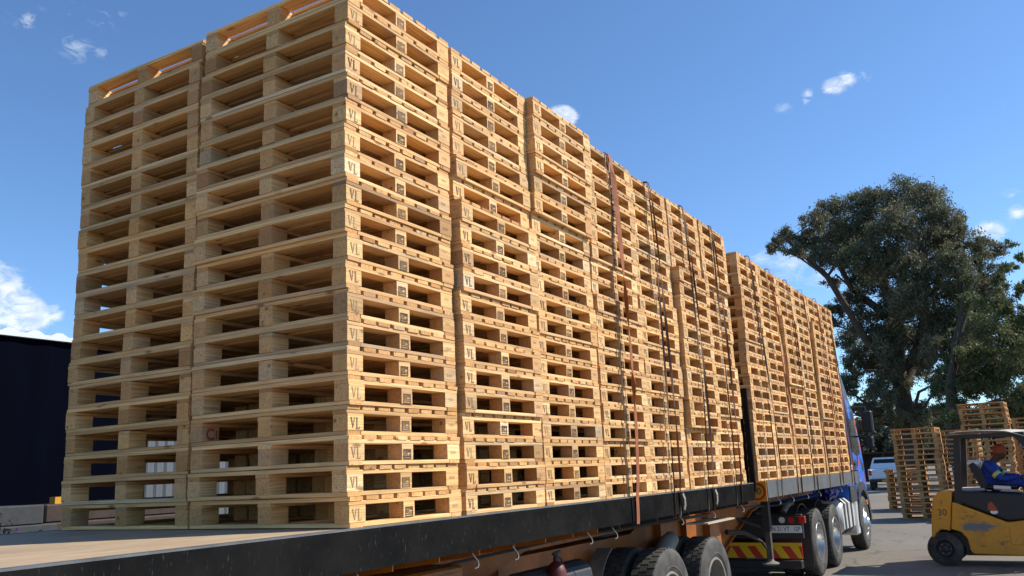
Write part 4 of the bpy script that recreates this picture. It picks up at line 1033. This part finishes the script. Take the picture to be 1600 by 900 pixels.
# ------------------------------------------------------------------ buildings and clutter on the left
BD = empty('warehouse', (-14, 13, 0)); tag(BD, 'dark navy curtain-sided warehouse with a corrugated roof edge behind the trailer', 'warehouse')
def B_(b, n): return off(b.build(n, BD), BD)
for i in range(11):
    x0 = -14 + i * 2.3
    if i > 10: break
    cm = MB(); pr = []
    for k in range(24): pr.append((x0 + 2.31 * k / 23, 13 + .010 * math.sin(k * .9 + i)))
    B_(cm.prism(pr + [(p[0], 13.1) for p in pr[::-1]], .15, 4.68, 'navy', 'z'), 'curtain_and_shade_panel')  # right-end panels are dark sheets standing in for the open side's shaded interior
B_(MB().box(-14, 11.3, 13.15, 25, .0, 4.4, 'navy'), 'hall')
rp = []; n = 220
M['roofsheet'] = worn('roof_sheet', (.62, .64, .65), (.45, .46, .47), 3, .45, .2, .5)
for k in range(n + 1):
    x = -14.4 + k * (26.1 / n); rp.append((x, 4.77 + (.065 if (k // 2) % 2 else 0)))
B_(MB().prism(rp + [(11.7, 4.685), (-14.4, 4.685)], 12.9, 25.3, 'roofsheet'), 'roof_sheet')
# corrugated silver fence panel seen through the lower pallets
cf = MB(); pr = []
for k in range(52):
    pr.append((7.2 + k * .055, 11.8 + (.0, .03, .03, .0)[k % 4]))
cf.prism(pr + [(p[0], p[1] + .01) for p in pr[::-1]], .1, 2.72, 'galv', 'z')
tag(cf.build('corrugated_screen'), 'silver corrugated screen glimpsed through the lowest pallets', 'metal screen')
# slabs and scrap beyond the deck
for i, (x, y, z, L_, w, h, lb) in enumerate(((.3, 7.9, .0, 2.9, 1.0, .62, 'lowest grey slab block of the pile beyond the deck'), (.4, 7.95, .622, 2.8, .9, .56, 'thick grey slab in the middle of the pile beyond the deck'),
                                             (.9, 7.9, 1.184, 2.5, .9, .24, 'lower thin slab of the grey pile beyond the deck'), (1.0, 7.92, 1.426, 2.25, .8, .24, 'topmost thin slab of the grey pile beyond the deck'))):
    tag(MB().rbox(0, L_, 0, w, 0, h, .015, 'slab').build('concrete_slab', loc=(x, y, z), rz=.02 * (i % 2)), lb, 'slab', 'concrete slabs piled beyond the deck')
tag(MB().rbox(0, 2.6, 0, .9, 0, 1.42, .02, 'rust').rbox(.05, 2.4, .1, .8, 1.42, 1.66, .02, 'rust').build('scrap_bin', loc=(3.42, 8.2, 0)), 'rusty brown scrap bin beyond the deck, left of the load', 'scrap bin')
tag(MB().box(0, .45, 0, .12, 0, .09, 'signyel').build('steel_beam', loc=(3.62, 8.35, 1.662), rz=.04), 'yellow steel beam lying on the rusty bin', 'beam')
# bougainvillea tips showing over the far edge of the deck
BG = empty('bougainvillea', (-.22, 2.80, 0)); tag(BG, 'bougainvillea with pink blossom just over the far deck edge', 'shrub')
bs = MB(); bp = MB(); bl = MB(); rr = random.Random(5)
for i in range(26):
    a = rr.uniform(-1.3, 1.1); top = (a * .32 + rr.uniform(-.05, .05), rr.uniform(-.2, .25), D + rr.uniform(-.08, .14) - .06 * abs(a))
    bs.tube([(rr.uniform(-.1, .1), 0, 0), (a * .2, rr.uniform(-.2, .2), .8), top], [.012, .008, .003], 'bark', 5)
    for k in range(14):
        c = Vector(top) + Vector((rr.gauss(0, .05), rr.gauss(0, .05), rr.uniform(-.16, .01))); u = Vector((rr.gauss(0, 1), rr.gauss(0, 1), rr.gauss(0, 1))).normalized(); v = u.cross(Vector((rr.gauss(0, 1), rr.gauss(0, 1), 1))).normalized(); s_ = rr.uniform(.012, .022)
        (bp if (k < 7 and i % 2 == 0) else bl).add([c - u * s_, c - v * s_ * .6, c + u * s_, c + v * s_ * .6], [(0, 1, 2, 3)], 'pink' if (k < 7 and i % 2 == 0) else 'gum2')
bs.build('stem', BG); bl.build('foliage', BG); bp.build('blossom', BG)


# ------------------------------------------------------------------ trees
def leaf_mesh(centres, radii, counts, size, droop, mname, asp=.32):
    """many small drooping leaves gathered in clumps inside each cluster"""
    Vs = []
    for c, r, n in zip(centres, radii, counts):
        ncl = max(10, n // 130); 
        d = rng.normal(size=(ncl, 3)); d /= np.linalg.norm(d, axis=1)[:, None]; d *= (rng.random(ncl) ** .42)[:, None]; d[:, 2] *= .8
        cc = np.array(c) + d * r
        which = rng.integers(0, ncl, n); cr = r * rng.uniform(.12, .25, ncl)
        off_ = rng.normal(size=(n, 3)) * cr[which][:, None] * np.array([1, 1, .7]); off_[:, 2] -= np.abs(rng.normal(size=n)) * cr[which] * .9
        p = cc[which] + off_
        ax = rng.normal(size=(n, 3)); ax[:, 2] -= droop; ax /= np.linalg.norm(ax, axis=1)[:, None]
        sd = np.cross(ax, rng.normal(size=(n, 3))); sd /= np.linalg.norm(sd, axis=1)[:, None]
        L_ = size * rng.uniform(.6, 1.3, n)[:, None]; w = L_ * asp
        Vs.append(np.stack([p - ax * L_ / 2, p + sd * w / 2, p + ax * L_ / 2, p - sd * w / 2], 1).reshape(-1, 3))
    V = np.concatenate(Vs); n = len(V) // 4
    me = bpy.data.meshes.new('crown'); me.vertices.add(len(V)); me.vertices.foreach_set('co', V.ravel()); me.loops.add(len(V)); me.loops.foreach_set('vertex_index', np.arange(len(V), dtype=np.int32))
    me.polygons.add(n); me.polygons.foreach_set('loop_start', np.arange(0, len(V), 4, dtype=np.int32)); me.materials.append(M[mname]); me.update(calc_edges=True)
    return me


CR = Vector((.505, -.863, 0)).normalized()       # across the view
CF = Vector((.863, .505, 0)).normalized()                       # away
def tree(name, base, scale, clusters, trunks, label, cat, dens=1, size=.34, mname='gum', seed=1, lt=1):
    """clusters in (across, up, away, radius) metres around the foot; trunk: list of polylines in the same frame"""
    rr = random.Random(seed); e = empty(name, base); tag(e, label, cat)
    def P(a, u, d): return Vector((CR.x * a + CF.x * d, CR.y * a + CF.y * d, u))       # CR and CF are at right angles
    cs = [P(a, u, d) for a, u, d, r in clusters]; rs = [c[3] for c in clusters]
    cnt = [int(dens * 8500 * (r / 2.0) ** 2.1) for r in rs]
    me = leaf_mesh([tuple(c) for c in cs], rs, cnt, size, .9, mname); o = bpy.data.objects.new('crown', me); COL.objects.link(o); o.parent = e
    tr = MB(); joints = []
    for pl in trunks:
        pts = [P(*p[:3]) for p in pl]; rad = [p[3] for p in pl]; tr.tube(pts, rad, 'bark', 12); joints += [(pt, ra) for pt, ra in zip(pts, rad)][1:]
    tr.build('trunk', e, smooth=True)
    lb = MB()
    for c, r in zip(cs, rs):
        low = [(j, ra) for j, ra in joints if j.z < c.z + .5]
        j, ra = min(low or joints, key=lambda q: (q[0] - c).length); mid_ = j.lerp(c, .5) + Vector((rr.uniform(-.6, .6), rr.uniform(-.6, .6), rr.uniform(-.3, .9)))
        r0 = min(ra * .5, .035 * (c - j).length ** .8 + .03) * lt
        lb.tube([j, mid_, c], [r0, r0 * .6, r0 * .25], 'bark', 7)
        for k in range(5):
            t_ = c + Vector((rr.gauss(0, 1), rr.gauss(0, 1), rr.gauss(0, .7))) * r * .55; lb.tube([mid_.lerp(c, rr.uniform(.3, 1)), c.lerp(t_, .5) + Vector((0, 0, rr.uniform(-.2, .4))), t_], [r0 * .35, r0 * .2, .015], 'bark', 5)
    lb.build('limbs', e)
    return e


# frame: 1 px of the 1600 px photograph = s metres at the tree, foot of the trunk at px 1428, horizon 711
DT = 66.0; sc = DT / 1335.0
def dirn(px): # horizontal bearing of a column of the view
    q = Vector(((px - 800) / 1335.32, (450 - 711) / 1335.32, -1)); v = cam.rotation_euler.to_matrix() @ q; v.z = 0; return v.normalized()
def foot(px, dist): v = dirn(px); return Vector((cam.location.x + v.x * dist, cam.location.y + v.y * dist, 0))
def cl(px0, lst, s, z0=1.8, roll=True):
    """outline of a crown laid out in space: clusters as bearing, height and size seen from the camera, each at its own distance"""
    out = []; rr = random.Random(11); dist = s * 1335.0; base = foot(px0, dist)
    Rm = cam.rotation_euler.to_matrix(); fwd = Rm @ Vector((0, 0, -1)); depth0 = (base - cam.location).dot(fwd)
    for (px, py, r) in lst:
        q = Rm @ Vector(((px - 800) / 1335.32, (450 - py) / 1335.32, -1)); dh = rr.uniform(-1, 1) * 4.2
        t_ = (dist + dh) / math.hypot(q.x, q.y); P_ = cam.location + q * t_ - base
        out.append((P_.x * CR.x + P_.y * CR.y, P_.z, P_.x * CF.x + P_.y * CF.y, r * .94 * t_ / 1335.0))
    return out
main = [(1212, 375, 12), (1500, 350, 20), (1540, 385, 22), (1520, 500, 30), (1545, 430, 26), (1560, 460, 22), (1505, 540, 30), (1400, 305, 36), (1350, 318, 33), (1302, 328, 28), (1272, 345, 24), (1440, 308, 34), (1472, 335, 32), (1492, 368, 30), (1345, 355, 40), (1400, 352, 42), (1452, 378, 38), (1300, 362, 32), (1262, 372, 24),
        (1226, 368, 19), (1210, 388, 14), (1240, 392, 18), (1285, 395, 24), (1335, 398, 34), (1385, 405, 40), (1432, 425, 38), (1490, 415, 34), (1525, 405, 24), (1520, 445, 32),
        (1560, 388, 14), (1335, 462, 24), (1308, 480, 20), (1352, 500, 32), (1400, 470, 36), (1452, 488, 36), (1500, 495, 36), (1545, 470, 24), (1325, 528, 24), (1365, 548, 30),
        (1330, 590, 20), (1368, 605, 24), (1395, 570, 20), (1450, 555, 24), (1480, 590, 22), (1345, 640, 16), (1300, 505, 12), (1378, 645, 18), (1450, 635, 18), (1420, 520, 34), (1430, 570, 28), (1475, 540, 34), (1500, 455, 34), (1515, 520, 30), (1465, 600, 26), (1400, 620, 16), (1385, 520, 30), (1515, 380, 18), (1355, 430, 34), (1300, 440, 14), (1390, 545, 30), (1440, 650, 22), (1405, 655, 16), (1375, 575, 28), (1340, 560, 26), (1320, 605, 20), (1470, 510, 36), (1430, 470, 38), (1380, 620, 22), (1500, 570, 28), (1355, 660, 14), (1440, 678, 18), (1400, 600, 26), (1395, 650, 14), (1435, 640, 20), (1335, 675, 14), (1360, 640, 20), (1320, 640, 14), (1475, 655, 20), (1480, 400, 30), (1300, 395, 26), (1330, 370, 30)]
trunk_m = [[(0, 0, 0, .78), (.0, 3.5, 0, .64), (-.1, 7.5, .1, .52), (.3, 11, .2, .42), (-.4, 14.5, 0, .34), (-.8, 18, 0, .2)],
           [(.0, 6.5, 0, .5), (1.8, 9.5, .6, .34), (3.2, 13, 1, .24), (3.4, 17, 1, .15)], [(-.1, 7.5, 0, .4), (-2.4, 10, -.6, .26), (-4.6, 14.5, -.8, .2), (-7.2, 17.5, -.6, .12)],
           [(.3, 11, 0, .3), (-2.2, 14, 1.2, .2), (-3.6, 17.5, 1.2, .13)]]
tree('eucalyptus_tree', foot(1425, DT), 1, cl(1425, main, sc), trunk_m, 'huge spreading gum tree with dark crown rising above the yard', 'tree', 1.1, .23, 'gum', 3)
sc2 = 58 / 1335.
right = [(1560, 560, 34), (1530, 590, 30), (1600, 500, 28), (1620, 620, 40), (1575, 630, 30), (1545, 660, 24), (1500, 650, 24), (1600, 660, 30), (1515, 470, 22), (1535, 500, 28), (1580, 535, 34), (1580, 380, 10), (1600, 450, 18), (1560, 600, 30), (1480, 640, 22), (1530, 640, 24), (1610, 580, 30), (1500, 520, 24), (1490, 570, 24), (1470, 610, 18), (1575, 418, 15), (1595, 400, 10), (1560, 440, 16), (1540, 470, 26), (1575, 480, 22), (1588, 505, 30), (1555, 515, 30), (1530, 545, 32), (1585, 560, 36), (1505, 565, 28), (1500, 600, 24), (1610, 530, 30), (1555, 590, 26), (1520, 610, 22), (1490, 625, 18), (1600, 610, 28), (1640, 560, 36), (1640, 480, 30)]
trunk_r = [[(0, 0, 0, .5), (-.2, 3, 0, .42), (.1, 6, 0, .30), (1.2, 9, .3, .16), (2.6, 12, .2, .06)], [(.1, 6, 0, .2), (.5, 8.5, -.4, .12), (1.6, 11.5, -.3, .04)]]
tree('eucalyptus_tree', foot(1500, 58), 1, cl(1500, right, sc2), trunk_r, 'greener gum tree with forked trunk right of the huge one', 'tree', 1.0, .22, 'gum2', 5, .5)
sc3 = 80 / 1335.
tree('bushy_tree', foot(1590, 80), 1, cl(1590, [(1570, 640, 26), (1600, 625, 28), (1630, 640, 28), (1545, 655, 22), (1590, 665, 26), (1515, 660, 20), (1640, 600, 26)], sc3), [[(0, 0, 0, .4), (0, 3, 0, .3), (.3, 6, 0, .15)]], 'light green bushy tree behind the yard stacks at the right edge', 'tree', 1.0, .26, 'gum2', 7)
tree('bushy_tree', foot(1465, 84), 1, cl(1465, [(1450, 665, 22), (1480, 650, 24), (1505, 668, 20), (1430, 680, 16), (1470, 685, 20)], 84 / 1335.), [[(0, 0, 0, .35), (0, 3, 0, .25), (0, 5, 0, .12)]], 'dark bushy tree behind the tall yard stack', 'tree', 1.0, .26, 'gum', 8)
# far-off wood along the horizon
cs = []; rs = []; cnt = []
for k in range(70):
    px = 1290 + k * 7; dd = rng.uniform(170, 230); p = foot(px, dd); hgt = rng.uniform(3, 8) + (3 if 1370 < px < 1400 else 0); cs.append((p.x, p.y, hgt)); rs.append(rng.uniform(3.5, 5.5)); cnt.append(900)
    cs.append((p.x + 2, p.y, hgt * .45)); rs.append(4.5); cnt.append(700)
me = leaf_mesh(cs, rs, cnt, .9, .3, 'far', .6); o = bpy.data.objects.new('distant_wood', me); COL.objects.link(o)
tag(o, 'hazy line of distant trees along the horizon', 'wood', None, 'stuff')
# low open shed far behind the pickup
f0 = foot(1372, 74); SH = empty('open_shed', f0, math.atan2(CR.y, CR.x)); tag(SH, 'low brown open shed beyond the white pickup', 'shed')
MB().prism([(-5, 2.1), (5, 2.1), (5, 2.22), (-5, 2.22)], -1, 3, 'rust').build('roof', SH)
for x in (-4.8, -3.2, -1.6, 0, 1.6, 3.2, 4.8): MB().box(x - .06, x + .06, -.9, -.78, 0, 2.1, 'rust').build('post', SH)
MB().box(-5, 5, 2.8, 2.9, 0, 2.1, 'rust').build('back_wall', SH)
print('pallets', n_pallets, 'joined', len(stuff_at), 'objects', len(S.objects))
